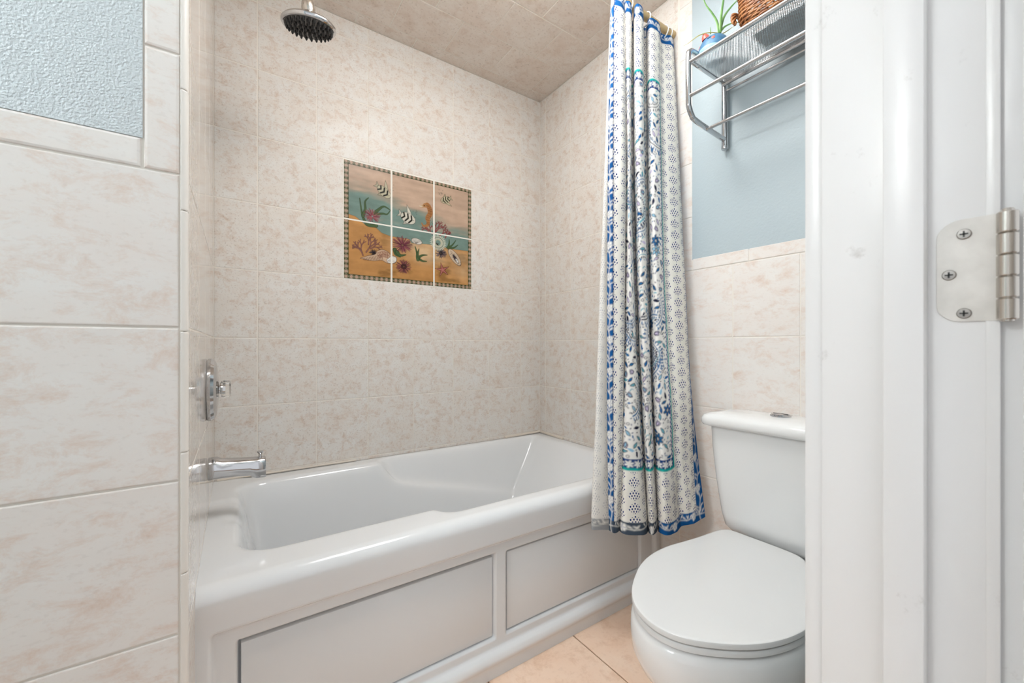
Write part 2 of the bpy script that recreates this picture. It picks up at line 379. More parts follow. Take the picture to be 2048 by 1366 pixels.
# near wall: wainscot, edging strips, painted field
VX0, VX1 = -.1226, -.0763
for (x0, x1) in spans(-1.5, VX1 - .0008, -.0763 - 2 * .34, .34):
    for (z0, z1) in spans(0.0, WZ1, Z0, TH): put_tile(wn, 'back', (x0, YN, z0), x1 - x0, z1 - z0, M['tile_near'], gap=.0034)
for (x0, x1) in spans(-1.5, VX0 - .0015, VX0 - .0015 - .25, .2540):
    put_tile(wn, 'back', (x0, YN - .0008, WZ1), x1 - x0, .0485, M['tile_near'], 'edging_tile', gap=.0026, bev=.0028)
for (z0, z1) in spans(WZ1, ZC, 1.4615, .2032):
    put_tile(wn, 'back', (VX0, YN - .0008, z0), VX1 - VX0, z1 - z0, M['tile_near'], 'edging_tile', gap=.0024, bev=.0028)
b = MB(); b.box(-1.5, VX0 - .0005, YN - .0002, YN + GD + .001, WZ1 + .0485 - .001, ZC); b.build('painted_panel', M['blue_rough'], wn)
# rounded corner pieces between near wall and faucet wall
def quarter(h):
    b = MB(); R = .0105; pts = []
    prof = [(-.0008, .0012)] + [((R - .0012) * math.sin(k * math.pi / 16), (R) * (1 - math.cos(k * math.pi / 16))) for k in range(9)] + [(R - .0012, R + .004), (-.0008, R + .004)]
    n = len(prof)
    e = .0012
    rings = [[(x * (1 - .06) , y + .0006, z) for x, y in prof] if z in (0, h) else [(x, y, z) for x, y in prof] for z in (0, e, e * 2, h - e * 2, h - e, h)]
    b.loft(rings); me = b.mesh('corner_piece', 40); me.materials.append(M['bullnose']); return me
qc = {}
for (z0, z1) in spans(0, ZC, 1.0050, .2012):
    hh = round(z1 - z0 - .0016, 4)
    if hh not in qc: qc[hh] = quarter(hh)
    o = bpy.data.objects.new('corner_piece', qc[hh]); COL.objects.link(o); o.parent = wn; o.location = (VX1 + .0006, YN - .0006, z0)
# ceiling tiles (running bond)
for r, (ya, yb) in enumerate([(1.7375, YB), (1.5343, 1.7375), (1.3311, 1.5343), (1.1279, 1.3311), (YN, 1.1279)]):
    off = [.9232, 1.0525, .9232, 1.0575, .9232][r]
    for (x0, x1) in spans(XL, XR, off, TH): put_tile(ce, 'ceil', (x0, yb, ZC), x1 - x0, yb - ya, M['tile_ceil'])
# floor tiles
FT = .335
for (x0, x1) in spans(-.6, XR, .9435, FT):
    for (y0, y1) in spans(YD - .1, 1.03, .70, FT): put_tile(fl, 'floor', (x0, y0, 0), x1 - x0, y1 - y0, M['floor_tile'], gap=.0045)

# ------------------------------------------------------------------ doorway on the right: jamb, stop, casing
JX, SX = .5255, .5100
dr = thing('door_1', 'white painted door frame filling the right edge', 'door frame', (JX, .115, 0)); dr['kind'] = 'structure'
b = MB(); b.box(JX, .562, .050, .1745, 0, 2.03, .002); b.build('jamb', M['door'], dr, 40)
b = MB(); b.box(JX - .0011, JX + .002, .0496, .0576, 0, 2.03, .0005); b.build('jamb_bead', M['door'], dr, 40)
b = MB(); b.box(SX, JX + .001, .0922, .1205, 0, 2.03, .0015); b.build('door_stop', M['door'], dr, 40)
# casing towards the bathroom, edge just in front of the wall
b = MB(); b.box(JX + .0045, .600, .1745, .1925, 0, 2.09, .004); b.build('casing', M['door'], dr, 40)
b = MB()
prof = [(.5318, .050), (.5312, .0385), (.5318, .0345), (.5345, .033), (.560, .029), (.590, .026), (.600, .026), (.600, .050)]
b.loft([[(x, y, z) for x, y in prof] for z in (0, 2.09)]); b.build('casing', M['door'], dr, 40)
b = MB(); b.box(-.30, .562, .05, .18, 2.03, 2.07, .002); b.build('head_jamb', M['door'], dr, 40)
b = MB(); b.box(-.27, -.235, .05, .18, 0, 2.03, .002); b.build('jamb', M['door'], dr, 40)
b = MB(); b.box(.478, .5135, -.72, .0345, .012, 2.02, .002); b.build('door_leaf', M['door'], dr, 40)
wd2 = slab('wall_front', -1.5, -.27, .06, .18, 0, ZC, M['blue'], 'wall left of the doorway, out of view', 'wall')
wd3 = slab('wall_header', -.27, .56, .06, .18, 2.07, ZC, M['blue'], 'wall above the doorway, out of view', 'wall')

# ------------------------------------------------------------------ bathtub
def smin(a, b, k): h = np.clip(.5 + .5 * (b - a) / k, 0, 1); return b + (a - b) * h - k * h * (1 - h)
def smax(a, b, k): return -smin(-a, -b, k)
def sst(e0, e1, x): t = np.clip((x - e0) / (e1 - e0), 0, 1); return t * t * (3 - 2 * t)
def rrect(x, y, x0, x1, y0, y1, r):
    dx = np.maximum(x0 + r - x, x - x1 + r); dy = np.maximum(y0 + r - y, y - y1 + r)
    return np.hypot(np.maximum(dx, 0), np.maximum(dy, 0)) + np.minimum(np.maximum(dx, dy), 0) - r
TZ = .49
tub = thing('bathtub', 'light grey acrylic alcove bathtub with a two-panel apron', 'bathtub', (.67, 1.4, 0))
def make_tub():
    nx = 330
    xs = np.linspace(XL - .0005, XR - .0015, nx)
    ydeck = np.linspace(YB - .0015, 1.044, 182)
    Xg, Yg = np.meshgrid(xs, ydeck, indexing='ij')
    tA = -rrect(Xg, Yg, .014, 1.375, 1.158, 1.712, .075)
    dA = smin(smin(5.5 * tA, (1.352 - Xg) * 1.25, .05), np.full_like(tA, .415), .06)
    tB = -rrect(Xg, Yg, .50, 1.385, 1.100, 1.768, .06)
    led = np.clip(.095 + (Xg - .58) * .262, .05, .40)
    dB = smin(smin(smin(3.2 * tB, (Xg - .498) * 1.35, .02), led, .02), (1.352 - Xg) * 1.25 , .012)
    tC = -rrect(Xg, Yg, -.012, .08, 1.36, 1.51, .05)
    dC = smin(.8 * tC, np.full_like(tC, .012), .012)
    d = smax(dA, dB, .022)
    d = smax(d, dC, .008)
    d = smax(d, np.zeros_like(d), .02)
    def blur(a, sx, sy):
        for axis, sg in ((0, sx), (1, sy)):
            n = int(3 * sg) + 1; k = np.exp(-.5 * (np.arange(-n, n + 1) / sg) ** 2); k /= k.sum()
            a = np.apply_along_axis(lambda v: np.convolve(np.pad(v, n, mode='edge'), k, mode='valid'), axis, a)
        return a
    Zg = TZ - blur(d, 2.6, 3.0)
    # slight upturn towards the walls and a soft step on the faucet deck
    Zg = Zg + .004 * sst(.02, -.02, d) * 0
    step = sst(1.535, 1.585, Yg) * sst(.05, .0, Xg) * .006
    Zg = Zg + .7 * step * sst(.004, 0, d)
    parts = [np.stack([Xg, Yg, Zg], 2)]
    # rounded front edge
    R = .032; arc = []
    for k in range(1, 13):
        a = math.pi / 2 * k / 12
        arc.append(np.stack([xs, np.full(nx, 1.044 - R * math.sin(a)), np.full(nx, TZ - R * (1 - math.cos(a)))], 1))
    parts.append(np.stack(arc, 1))
    zs = np.linspace(TZ - .032 - .003, .0, 120)
    Xa, Za = np.meshgrid(xs, zs, indexing='ij')
    Ya = np.full_like(Xa, 1.012)
    field = sst(.398, .384, Za) * sst(.066, .078, Za) * sst(-.046, -.034, Xa) * sst(1.398, 1.386, Xa)
    Ya = Ya + .016 * field + .004 * sst(.46, .39, Za)
    for (px0, px1, pz) in ((.004, .640, .3565), (.686, 1.311, .3505)):
        op = sst(px0 - .004, px0 + .001, Xa) * sst(px1 + .004, px1 - .001, Xa) * sst(pz + .003, pz - .001, Za) * sst(.100, .106, Za)
        Ya = Ya + .034 * op
    Ya = Ya - .008 * np.exp(-((Za - .052) / .014) ** 2) + .006 * sst(.03, .0, Za) * 0
    Ya = np.minimum(Ya, 1.09)
    parts.append(np.stack([Xa, Ya, Za], 2))
    V = np.concatenate(parts, 1); nv = V.shape[1]
    V = V - np.array([.67, 1.4, 0])
    me = grid_mesh('shell', V.reshape(-1, 3), nx, nv, flip=True)
    me.materials.append(M['tub'])
    o = link('shell', me, tub, (0, 0, 0))
    for (px0, px1) in ((.0085, .6365), (.6900, 1.3075)):
        b = MB(); b.box(px0, px1, 1.0405, 1.060, .1075, .3455, .0018); b.build('access_panel', M['tub'], tub, 40)
make_tub()
# caulk bead around the tub
b = MB()
b.tube([(XL + .01, YB - .003, .497), (.42, YB - .003, .495)], .0045, 6)
b.tube([(1.18, YB - .003, .495), (XR - .003, YB - .003, .500), (XR - .003, 1.60, .494)], .006, 6)
o = b.build('trim_1', M['caulk'], None, 60); struct(o, 'tan caulk line between the tub and the tiles', 'trim')

# ------------------------------------------------------------------ toilet
CY = .510
toi = thing('toilet', 'white two-piece toilet with closed lid beside the tub', 'toilet', (1.1, CY, 0))
LID = [(1.2335, .648), (1.205, .662), (1.155, .665), (1.0985, .6700), (1.04, .680), (.978, .690), (.90, .684), (.838, .664), (.785, .636), (.741, .6087), (.705, .571), (.688, .525), (.6890, .485), (.705, .447), (.743, .4085), (.785, .375), (.829, .3525), (.89, .334), (.96, .3285), (1.03, .338), (1.10, .3620), (1.158, .4000), (1.195, .425), (1.222, .442), (1.2375, .465), (1.238, .520), (1.238, .585), (1.2375, .630)]
LIDC = [Vector((x, y, 0)) for x, y in LID]
OUT = catmull(LIDC, 5, True)
for _ in range(14): OUT = [OUT[i] * .5 + (OUT[i - 1] + OUT[(i + 1) % len(OUT)]) * .25 for i in range(len(OUT))]
cen = Vector((.96, .511, 0))
def ring(scale, z, sh=(0, 0), out=OUT):
    # offset-like scaling about the outline centre
    return [(cen.x + (p.x - cen.x) * scale + sh[0], cen.y + (p.y - cen.y) * scale + sh[1], z) for p in out]
LZ = .425
def inset(d, z):
    n = len(OUT); r = []
    for i in range(n):
        t = (OUT[(i + 1) % n] - OUT[(i - 1) % n]).normalized(); nn = Vector((-t.y, t.x, 0))
        if nn.dot(cen - OUT[i]) < 0: nn = -nn
        p = OUT[i] + nn * d; r.append((p.x, p.y, z))
    return r
b = MB(); b.loft([inset(.006, LZ - .0125), inset(.001, LZ - .012), inset(0, LZ - .0108), inset(0, LZ - .0030), inset(.0008, LZ - .0010), inset(.0028, LZ - .0001), inset(.007, LZ + .0004), ring(.80, LZ + .0012), ring(.5, LZ + .0018), ring(.2, LZ + .0020)])
b.build('lid', M['seat'], toi, 35)
b = MB(); b.loft([inset(.012, LZ - .0300), inset(.004, LZ - .0292), inset(.0022, LZ - .0275), inset(.0022, LZ - .0185), inset(.0035, LZ - .0165), inset(.006, LZ - .0158), inset(.02, LZ - .0156)])
b.build('seat', M['seat'], toi, 35)
for y in (.505, .60):
    b = MB(); b.lathe([(.010, 0), (.012, .01), (.012, .05), (.010, .06)], (1.226, y - .03, LZ - .022), (0, 1, 0), 14); b.build('lid_hinge', M['seat'], toi, 40)
# bowl: lofted rings from rim to foot
def bring(kx, ky, z, shx=0.0):
    r = []
    for p in OUT:
        r.append((.93 + (p.x - .93) * kx + shx, CY + (p.y - CY) * ky, z))
    return r
b = MB()
b.loft([bring(.70, .70, .388), bring(.95, .94, .392), bring(.985, .98, .386), bring(1.005, 1.005, .374), bring(1.01, 1.015, .350), bring(1.0, 1.005, .32), bring(.965, .955, .285, .010), bring(.88, .85, .245, .028), bring(.77, .71, .205, .052), bring(.68, .58, .16, .072), bring(.64, .51, .11, .082), bring(.64, .50, .06, .085), bring(.66, .52, .0, .085)])
b.build('bowl', M['porcelain'], toi, 60)
b = MB(); b.box(1.12, 1.405, .40, .62, .30, .400, .02); b.box(1.14, 1.38, .43, .59, .0, .33, .03); b.build('bowl_deck', M['porcelain'], toi, 50)
# tank (tapers down), lid and flush button
def rr(x0, x1, y0, y1, r, z, n=6, bow=0.0):
    pts = []
    for cx_, cy_, a0 in ((x1 - r, y1 - r, 0), (x0 + r, y1 - r, 90), (x0 + r, y0 + r, 180), (x1 - r, y0 + r, 270)):
        for k in range(n + 1):
            a = math.radians(a0 + 90 * k / n); pts.append((cx_ + r * math.cos(a), cy_ + r * math.sin(a), z))
    return pts
b = MB()
b.loft([rr(1.270, 1.398, .350, .666, .03, .405), rr(1.252, 1.400, .336, .680, .035, .425), rr(1.248, 1.402, .328, .688, .035, .46), rr(1.244, 1.404, .314, .703, .035, .56), rr(1.242, 1.406, .305, .714, .035, .66), rr(1.241, 1.406, .302, .718, .035, .733)])
b.build('tank', M['porcelain'], toi, 50)
b = MB()
b.loft([rr(1.236, 1.410, .296, .724, .03, .728), rr(1.226, 1.412, .282, .738, .035, .7315), rr(1.2225, 1.413, .2785, .7415, .037, .738), rr(1.223, 1.413, .279, .741, .037, .752), rr(1.228, 1.412, .284, .736, .036, .761), rr(1.240, 1.409, .296, .724, .034, .7665), rr(1.27, 1.39, .33, .69, .03, .7715), rr(1.31, 1.36, .42, .60, .02, .7735)])
b.build('tank_lid', M['porcelain'], toi, 60)
b = MB(); b.lathe([(.027, 0), (.027, .004), (.024, .0065), (.0225, .006), (.0225, .0075), (.0, .009)], (1.325, .540, .7725), (0, 0, 1), 32)
btn = b.build('flush_button', M['chrome'], toi, 30)
b = MB(); b.box(1.3246, 1.3254, .520, .560, .7800, .7818); b.build('button_gap', M['darkrubber'], btn)

# ------------------------------------------------------------------ bath spout, valve, shower head
sp = thing('bath_spout', 'chrome tub spout with lift knob below the shower valve', 'spout', (XL, 1.42, .63))
b = MB()
SY = 1.42; rings = []
for (x, zc, rz, ry, sq) in [(XL + .0015, .634, .0305, .030, 0), (XL + .004, .634, .032, .0315, 0), (XL + .022, .6345, .031, .031, 0), (XL + .034, .632, .028, .029, 0), (XL + .07, .629, .0265, .027, .15), (XL + .10, .626, .0265, .0255, .3), (XL + .108, .6225, .029, .0252, .4), (XL + .116, .6205, .031, .025, .45), (XL + .136, .6195, .0315, .0245, .5), (XL + .1395, .6195, .030, .023, .5)]:
    r = []
    for k in range(28):
        a = 2 * math.pi * k / 28; c, s_ = math.cos(a), math.sin(a)
        e = 1 - .45 * sq
        r.append((x, SY + ry * math.copysign(abs(c) ** e, c), zc + rz * math.copysign(abs(s_) ** e, s_)))
    rings.append(r)
b.loft(rings); b.build('spout_body', M['chrome'], sp, 40)
b = MB(); b.lathe([(.0045, 0), (.004, .006), (.0035, .009), (.007, .013), (.0085, .0155), (.0085, .0175), (.006, .0185), (0, .019)], (XL + .126, SY, .6495), (0, 0, 1), 20); b.build('diverter_knob', M['chrome'], sp, 40)
va = thing('shower_valve', 'round chrome shower valve plate with clear acrylic knob', 'valve', (XL, 1.41, .858))
b = MB(); b.lathe([(.083, .0), (.0865, .003), (.0875, .010), (.084, .017), (.072, .022), (.045, .025), (.026, .026), (.024, .027), (0, .027)], (XL, 1.41, .858), (1, 0, 0), 48); b.build('plate', M['chrome'], va, 30)
b = MB(); b.lathe([(.012, 0), (.012, .022), (0, .022)], (XL + .02, 1.41, .858), (1, 0, 0), 16); b.build('stem', M['chrome'], va, 40)
kn = MB(); rings = []
for (h, r) in [(.029, .016), (.032, .021), (.038, .0235), (.051, .0225), (.054, .019), (.0545, .008)]:
    rings.append([(XL + h, 1.41 + (r * (1 + .05 * math.cos(8 * a))) * math.cos(a), .858 + (r * (1 + .05 * math.cos(8 * a))) * math.sin(a)) for a in [2 * math.pi * k / 48 for k in range(48)]])
kn.loft(rings); kno = kn.build('knob', M['acrylic'], va, 40)
sh = thing('rain_shower', 'round chrome rain shower head with dark spray nozzles', 'shower head', (.188, 1.40, 1.98))
def make_shower():
    C0 = at(618, 53, 1.263); ax = (Vector((.08, .20, -1.0))).normalized()   # face direction
    top = C0 - ax * .008
    b = MB()
    b.lathe([(.0, -.030), (.018, -.030), (.021, -.027), (.030, -.018), (.055, -.009), (.072, -.003), (.0775, .003), (.0780, .0075), (.0765, .0105), (.0725, .0125), (.070, .0115), (0, .0115)], top, ax, 64)
    b.build('head_disc', M['chrome'], sh, 35)
    b = MB(); b.lathe([(.0695, .0105), (.0695, .0128), (0, .0135)], top, ax, 48); fp = b.build('face_plate', M['face'], sh, 30)
    u = ax.orthogonal().normalized(); w = ax.cross(u)
    nzm = MB(); nzm.lathe([(.0042, 0), (.0040, .004), (.0031, .008), (.0009, .0108)], (0, 0, 0), ax, 8); nme = nzm.mesh('nozzle', 40); nme.materials.append(M['darkrubber'])
    for (rad, n, ph) in [(.012, 6, .2), (.026, 12, 0), (.040, 18, .1), (.053, 22, 0), (.0645, 27, .05)]:
        for k in range(n):
            a = 2 * math.pi * k / n + ph
            o = bpy.data.objects.new('nozzle', nme); COL.objects.link(o); o.parent = fp
            o.location = top + ax * .0125 + (u * math.cos(a) + w * math.sin(a)) * rad - parent_world(fp) 
    # swivel neck and arm from the wall
    n0 = top - ax * .028
    b = MB(); b.lathe([(.017, 0), (.019, -.012), (.0165, -.030), (.0125, -.036), (.0135, -.038), (.0135, -.052), (.012, -.053), (.0135, -.054), (.0135, -.066), (.011, -.068), (.009, -.075)], n0, ax, 28); b.build('swivel_neck', M['nickel'], sh, 35)
    p1 = n0 - ax * .070
    arm = catmull([p1, p1 + Vector((-.012, .0, .045)), p1 + Vector((-.06, 0, .085)), Vector((.03, 1.40, p1.z + .095)), Vector((XL + .002, 1.40, p1.z + .085))], 8)
    b = MB(); b.tube(arm, .0105, 14); b.build('arm', M['chrome'], sh, 40)
    b = MB(); b.lathe([(.030, 0), (.030, .003), (.022, .009), (.012, .011)], (XL, 1.40, p1.z + .085), (1, 0, 0), 32); b.build('wall_flange', M['chrome'], sh, 35)
make_shower()

# ------------------------------------------------------------------ drawing on meshes (printed designs as colour attributes)
def S(r, g, b_): 
    c = np.array([r, g, b_], float) / 255; return np.where(c <= .04045, c / 12.92, ((c + .055) / 1.055) ** 2.4)
class Canvas:
    def __init__(s, w, h, res, base):
        s.nx = int(round(w / res)) + 1; s.ny = int(round(h / res)) + 1; s.dx = w / (s.nx - 1); s.dy = h / (s.ny - 1); s.aa = max(s.dx, s.dy) * .6
        s.X, s.Y = np.meshgrid(np.linspace(0, w, s.nx), np.linspace(0, h, s.ny), indexing='ij'); s.I = np.empty((s.nx, s.ny, 3)); s.I[:] = base
    def win(s, x0, x1, y0, y1):
        i0 = max(int(x0 / s.dx) - 1, 0); i1 = min(int(x1 / s.dx) + 3, s.nx); j0 = max(int(y0 / s.dy) - 1, 0); j1 = min(int(y1 / s.dy) + 3, s.ny)
        return (slice(i0, i1), slice(j0, j1)) if i1 > i0 and j1 > j0 else None
    def blend(s, w, a, c): s.I[w] += (np.asarray(c) - s.I[w]) * a[..., None]
    def ell(s, x, y, rx, ry, ang, c, al=1.0, ring=0.0):
        R = max(rx, ry) + ring + s.aa; w = s.win(x - R, x + R, y - R, y + R)
        if not w: return
        ca, sa = math.cos(ang), math.sin(ang); dx = s.X[w] - x; dy = s.Y[w] - y; u = (dx * ca + dy * sa) / rx; v = (-dx * sa + dy * ca) / ry
        d = (np.sqrt(u * u + v * v) - 1) * min(rx, ry)
        if ring: d = np.abs(d) - ring
        s.blend(w, np.clip(.5 - d / (2 * s.aa), 0, 1) * al, c)
    def stroke(s, pts, wd, c, al=1.0, w1=None):
        n = len(pts); R = max(wd, w1 or 0) + s.aa
        xs = [p[0] for p in pts]; ys = [p[1] for p in pts]; w = s.win(min(xs) - R, max(xs) + R, min(ys) - R, max(ys) + R)
        if not w: return
        X, Y = s.X[w], s.Y[w]; best = np.full(X.shape, 1e9)
        for k in range(n - 1):
            (ax, ay), (bx, by) = pts[k], pts[k + 1]; vx, vy = bx - ax, by - ay; L = vx * vx + vy * vy + 1e-12
            t = np.clip(((X - ax) * vx + (Y - ay) * vy) / L, 0, 1); d = np.hypot(X - ax - t * vx, Y - ay - t * vy)
            ww = wd if w1 is None else wd + (w1 - wd) * (k + t) / (n - 1)
            best = np.minimum(best, d - ww)
        s.blend(w, np.clip(.5 - best / (2 * s.aa), 0, 1) * al, c)
    def poly(s, pts, c, al=1.0, line=None, lw=0):
        xs = [p[0] for p in pts]; ys = [p[1] for p in pts]; w = s.win(min(xs), max(xs), min(ys), max(ys))
        if not w: return
        X, Y = s.X[w], s.Y[w]; ins = np.zeros(X.shape, bool); n = len(pts)
        for k in range(n):
            (ax, ay), (bx, by) = pts[k], pts[(k + 1) % n]
            if ay == by: continue
            ins ^= ((ay > Y) != (by > Y)) & (X < (bx - ax) * (Y - ay) / (by - ay) + ax)
        s.blend(w, ins * al, c)
        if line is not None: s.stroke(list(pts) + [pts[0]], lw, line)
def fbm(shape_x, shape_y, seed, scale, octv=4):
    r = np.random.RandomState(seed); out = np.zeros(shape_x.shape); amp = 1; tot = 0
    for o in range(octv):
        g = r.rand(64, 64); x = shape_x * scale[0] * 2 ** o + 7.3 * o; y = shape_y * scale[1] * 2 ** o + 3.1 * o
        xi = np.floor(x).astype(int); yi = np.floor(y).astype(int); fx = x - xi; fy = y - yi; fx = fx * fx * (3 - 2 * fx); fy = fy * fy * (3 - 2 * fy)
        G = lambda a, b_: g[a % 64, b_ % 64]
        out += amp * ((G(xi, yi) * (1 - fx) + G(xi + 1, yi) * fx) * (1 - fy) + (G(xi, yi + 1) * (1 - fx) + G(xi + 1, yi + 1) * fx) * fy); tot += amp; amp *= .5
    return out / tot
def sm(pts, per=6): return [(p.x, p.y) for p in catmull([Vector((x, y, 0)) for x, y in pts], per)]

# ------------------------------------------------------------------ six-tile sea mural
MW, MH = MX1 - MX0, MZ1 - MZ0
def mz(zx, zy):               # mural sketch units -> metres on the mural
    p = at(660 + zx / 4.555, 300 + zy / 4.555, 1.0) - Vector((0, 0, H)); k = YB / p.y
    return (p.x * k - MX0, p.z * k + H - MZ0)
def draw_mural():
    cv = Canvas(MW, MH, .00145, S(200, 170, 140)); X, Y = cv.X, cv.Y; rng = random.Random(3)
    n1 = fbm(X, Y, 1, (6, 22)); n2 = fbm(X, Y, 2, (14, 16)); n3 = fbm(X, Y, 4, (40, 40), 3)
    P = lambda L: [mz(*p) for p in L]
    # water: sandy pink above, grey-green below
    hy = np.interp(X[:, 0], [0, .1, .2, .35, .5, .61], [.335, .33, .30, .275, .262, .262])[:, None]
    t = np.clip((Y - hy) / .10 + (n1 - .5) * 2.0, 0, 1); t = t * t * (3 - 2 * t)
    teal = S(122, 150, 140) * (0.82 + .36 * n2[..., None]); pink = S(204, 172, 146) * (.88 + .24 * n1[..., None])
    mid = S(152, 148, 128)
    col = teal + (pink - teal) * t[..., None]; cv.I[:] = col + (mid - col) * (np.clip(1 - np.abs(t - .5) * 2, 0, 1) * .35)[..., None]
    # sand
    edge = P([(140, 570), (182, 588), (230, 604), (275, 640), (330, 690), (420, 708), (470, 755), (540, 782), (620, 798), (720, 812), (745, 848), (840, 855), (920, 862), (1000, 880), (1080, 895), (1150, 908), (1290, 925)])
    ex = [p[0] for p in edge]; ey = [p[1] for p in edge]
    se = np.interp(X[:, 0], ex, ey)[:, None]
    sand = S(206, 146, 74) * (.80 + .42 * n2[..., None]); dk = np.clip((fbm(X, Y, 9, (11, 26)) - .56) * 6, 0, 1) * .6
    sand = sand + (S(120, 84, 32) - sand) * dk[..., None]
    lite = np.exp(-(((X - .36) / .13) ** 2 + ((Y - .165) / .055) ** 2)) * .75 + np.exp(-(((X - .56) / .06) ** 2 + ((Y - .11) / .06) ** 2)) * .5
    sand = sand + (S(232, 206, 166) - sand) * np.clip(lite * (n2 * 1.4), 0, 1)[..., None]
    a = np.clip(.5 - (Y - se) / .002, 0, 1); cv.I[:] += (sand - cv.I) * a[..., None]
    cv.stroke(edge, .0008, S(96, 70, 36), .6)
    DK = S(38, 36, 28); GR = S(84, 108, 66); GD2 = S(50, 70, 40); RED = S(150, 76, 76); RD2 = S(96, 42, 48); CORAL = S(150, 84, 78); SHELL = S(226, 208, 184)
    # seaweeds
    def blade(pts, w, c=GR, d=GD2):
        q = sm(P(pts)); cv.stroke(q, w, d, 1, w * .25); cv.stroke(q, w * .7, c, 1, w * .15); cv.stroke(q, .0006, d, .6)
    for pts, w in [([(420, 690), (340, 680), (300, 610), (285, 540), (270, 440)], .0085), ([(300, 600), (320, 540), (320, 470), (350, 436)], .0075), ([(400, 580), (440, 545), (490, 515), (545, 545)], .008), ([(420, 585), (480, 580), (520, 585), (550, 550)], .006)]: blade(pts, w)
    for pts in ([(800, 985), (790, 930), (775, 880)], [(800, 985), (840, 960), (885, 958)], [(800, 985), (840, 1010), (880, 1015)], [(805, 990), (800, 950), (810, 900)], [(800, 1000), (790, 975), (790, 930)]): blade(pts, .0075)
    for pts in ([(1070, 890), (1110, 870), (1145, 825)], [(1080, 895), (1130, 890), (1165, 865)], [(1075, 890), (1085, 850), (1085, 815)]): blade(pts, .006)
    for pts in ([(590, 910), (600, 950), (640, 975)], [(610, 930), (640, 960), (690, 955)]): blade(pts, .010)
    # anemones and urchins
    def burst(cx, cy, r, n, c1, c2, core, up=0.0, rr_=.35):
        x, y = mz(cx, cy); r = r * .00051
        for k in range(n):
            a = rng.uniform(0, 2 * math.pi); L = r * rng.uniform(.75, 1.08)
            e = (x + math.cos(a) * L, y + math.sin(a) * L * .85 + up * L * .4); s0 = (x + math.cos(a) * r * .15, y + math.sin(a) * r * .15)
            cv.stroke([s0, e], .0013, c2 if k % 2 else c1, 1, .0009)
        if core is not None: cv.ell(x, y, r * rr_, r * rr_ * .9, 0, core, .75)
    burst(385, 605, 68, 70, S(172, 92, 96), S(120, 54, 66), None, .3)
    burst(660, 868, 88, 110, S(146, 72, 84), S(98, 44, 58), S(92, 46, 52), .25, .2)
    burst(672, 1062, 70, 110, S(150, 80, 74), S(92, 50, 58), S(44, 30, 30), 0, .4)
    burst(400, 945, 42, 60, S(70, 56, 62), S(40, 34, 40), S(30, 26, 30)); burst(1010, 940, 56, 80, S(120, 104, 110), S(58, 50, 58), S(36, 30, 34)); burst(975, 862, 22, 30, S(60, 50, 50), S(40, 36, 36), S(34, 30, 30))
    # ring coral
    x, y = mz(985, 845)
    for k in range(26):
        a = 2 * math.pi * k / 26; cv.stroke([(x + math.cos(a) * .016, y + math.sin(a) * .016), (x + math.cos(a) * .041, y + math.sin(a) * .038)], .0030, S(206, 208, 186), 1, .0016)
    cv.ell(x, y, .017, .016, 0, S(196, 190, 160), 1, .0025); cv.ell(x, y, .033, .031, 0, S(196, 200, 178), .9, .0018)
    for k in range(26):
        a = 2 * math.pi * (k + .5) / 26; cv.ell(x + math.cos(a) * .026, y + math.sin(a) * .025, .0026, .0017, a, S(66, 76, 62))
    # branching corals
    def branch(x, y, a, L, w, dep, c, d):
        e = (x + math.cos(a) * L, y + math.sin(a) * L); cv.stroke([(x, y), e], w + .0007, d); cv.stroke([(x, y), e], w, c)
        if dep:
            for da in (rng.uniform(.3, .7), -rng.uniform(.3, .7)): branch(e[0], e[1], a + da, L * rng.uniform(.62, .85), w * .82, dep - 1, c, d)
    for (bx, by, a, L) in [(950, 760, 1.2, .022), (965, 745, .9, .024), (930, 765, 2.2, .018), (1000, 780, .7, .022), (900, 740, 2.6, .014), (1050, 800, 1.1, .016)]:
        x, y = mz(bx, by); branch(x, y, a, L, .0021, 3, S(160, 82, 78), S(88, 42, 46))
    for (bx, by, a, L) in [(300, 960, 1.9, .026), (330, 930, 1.0, .028), (370, 900, .6, .018), (290, 930, 2.3, .018), (350, 860, 1.5, .018)]:
        x, y = mz(bx, by); branch(x, y, a, L, .0023, 3, S(150, 98, 84), S(78, 44, 50))
    # shells
    sh1 = P([(275, 985), (340, 965), (410, 950), (430, 920), (480, 908), (530, 930), (560, 960), (600, 975), (606, 1010), (580, 1035), (520, 1030), (470, 1005), (400, 1010), (330, 1000)])
    cv.poly(sm(sh1 + [sh1[0]]), S(214, 178, 144), 1, S(70, 44, 36), .0008)
    for k in range(13):
        x0 = 300 + k * 14; cv.stroke(P([(x0, 985 - k * 2.2), (x0 + 12, 1004 - k * .2)]), .0011, S(92, 58, 44), .9)
    for k in range(14):
        xx = 440 + (k % 7) * 15; yy = 935 + (k // 7) * 26 + abs((k % 7) - 3) * 4; x, y = mz(xx, yy); cv.ell(x, y, .0052, .0062, .3, S(150, 92, 70), .9, .0009)
    cv.poly(sm(P([(515, 1000), (560, 968), (600, 978), (604, 1012), (575, 1032), (530, 1028), (515, 1000)])), S(232, 226, 216), 1, S(90, 70, 66), .0007)
    for k in range(4): cv.stroke(P([(525, 1012), (560 + k * 12, 985 + k * 12)]), .0006, S(140, 120, 116), .7)
    x, y = mz(790, 832); cv.ell(x, y, .026, .0135, -.15, S(222, 214, 200)); cv.ell(x, y, .026, .0135, -.15, S(80, 70, 62), 1, .0007)
    for k in range(7): cv.stroke([(x - .004, y - .011), (x - .022 + k * .0075, y + .008 - abs(k - 3) * .0012)], .0007, S(96, 86, 80))
    x, y = mz(1135, 978); cv.ell(x, y, .048, .020, -.85, S(214, 190, 162)); cv.ell(x, y, .048, .020, -.85, S(84, 66, 60), 1, .0008)
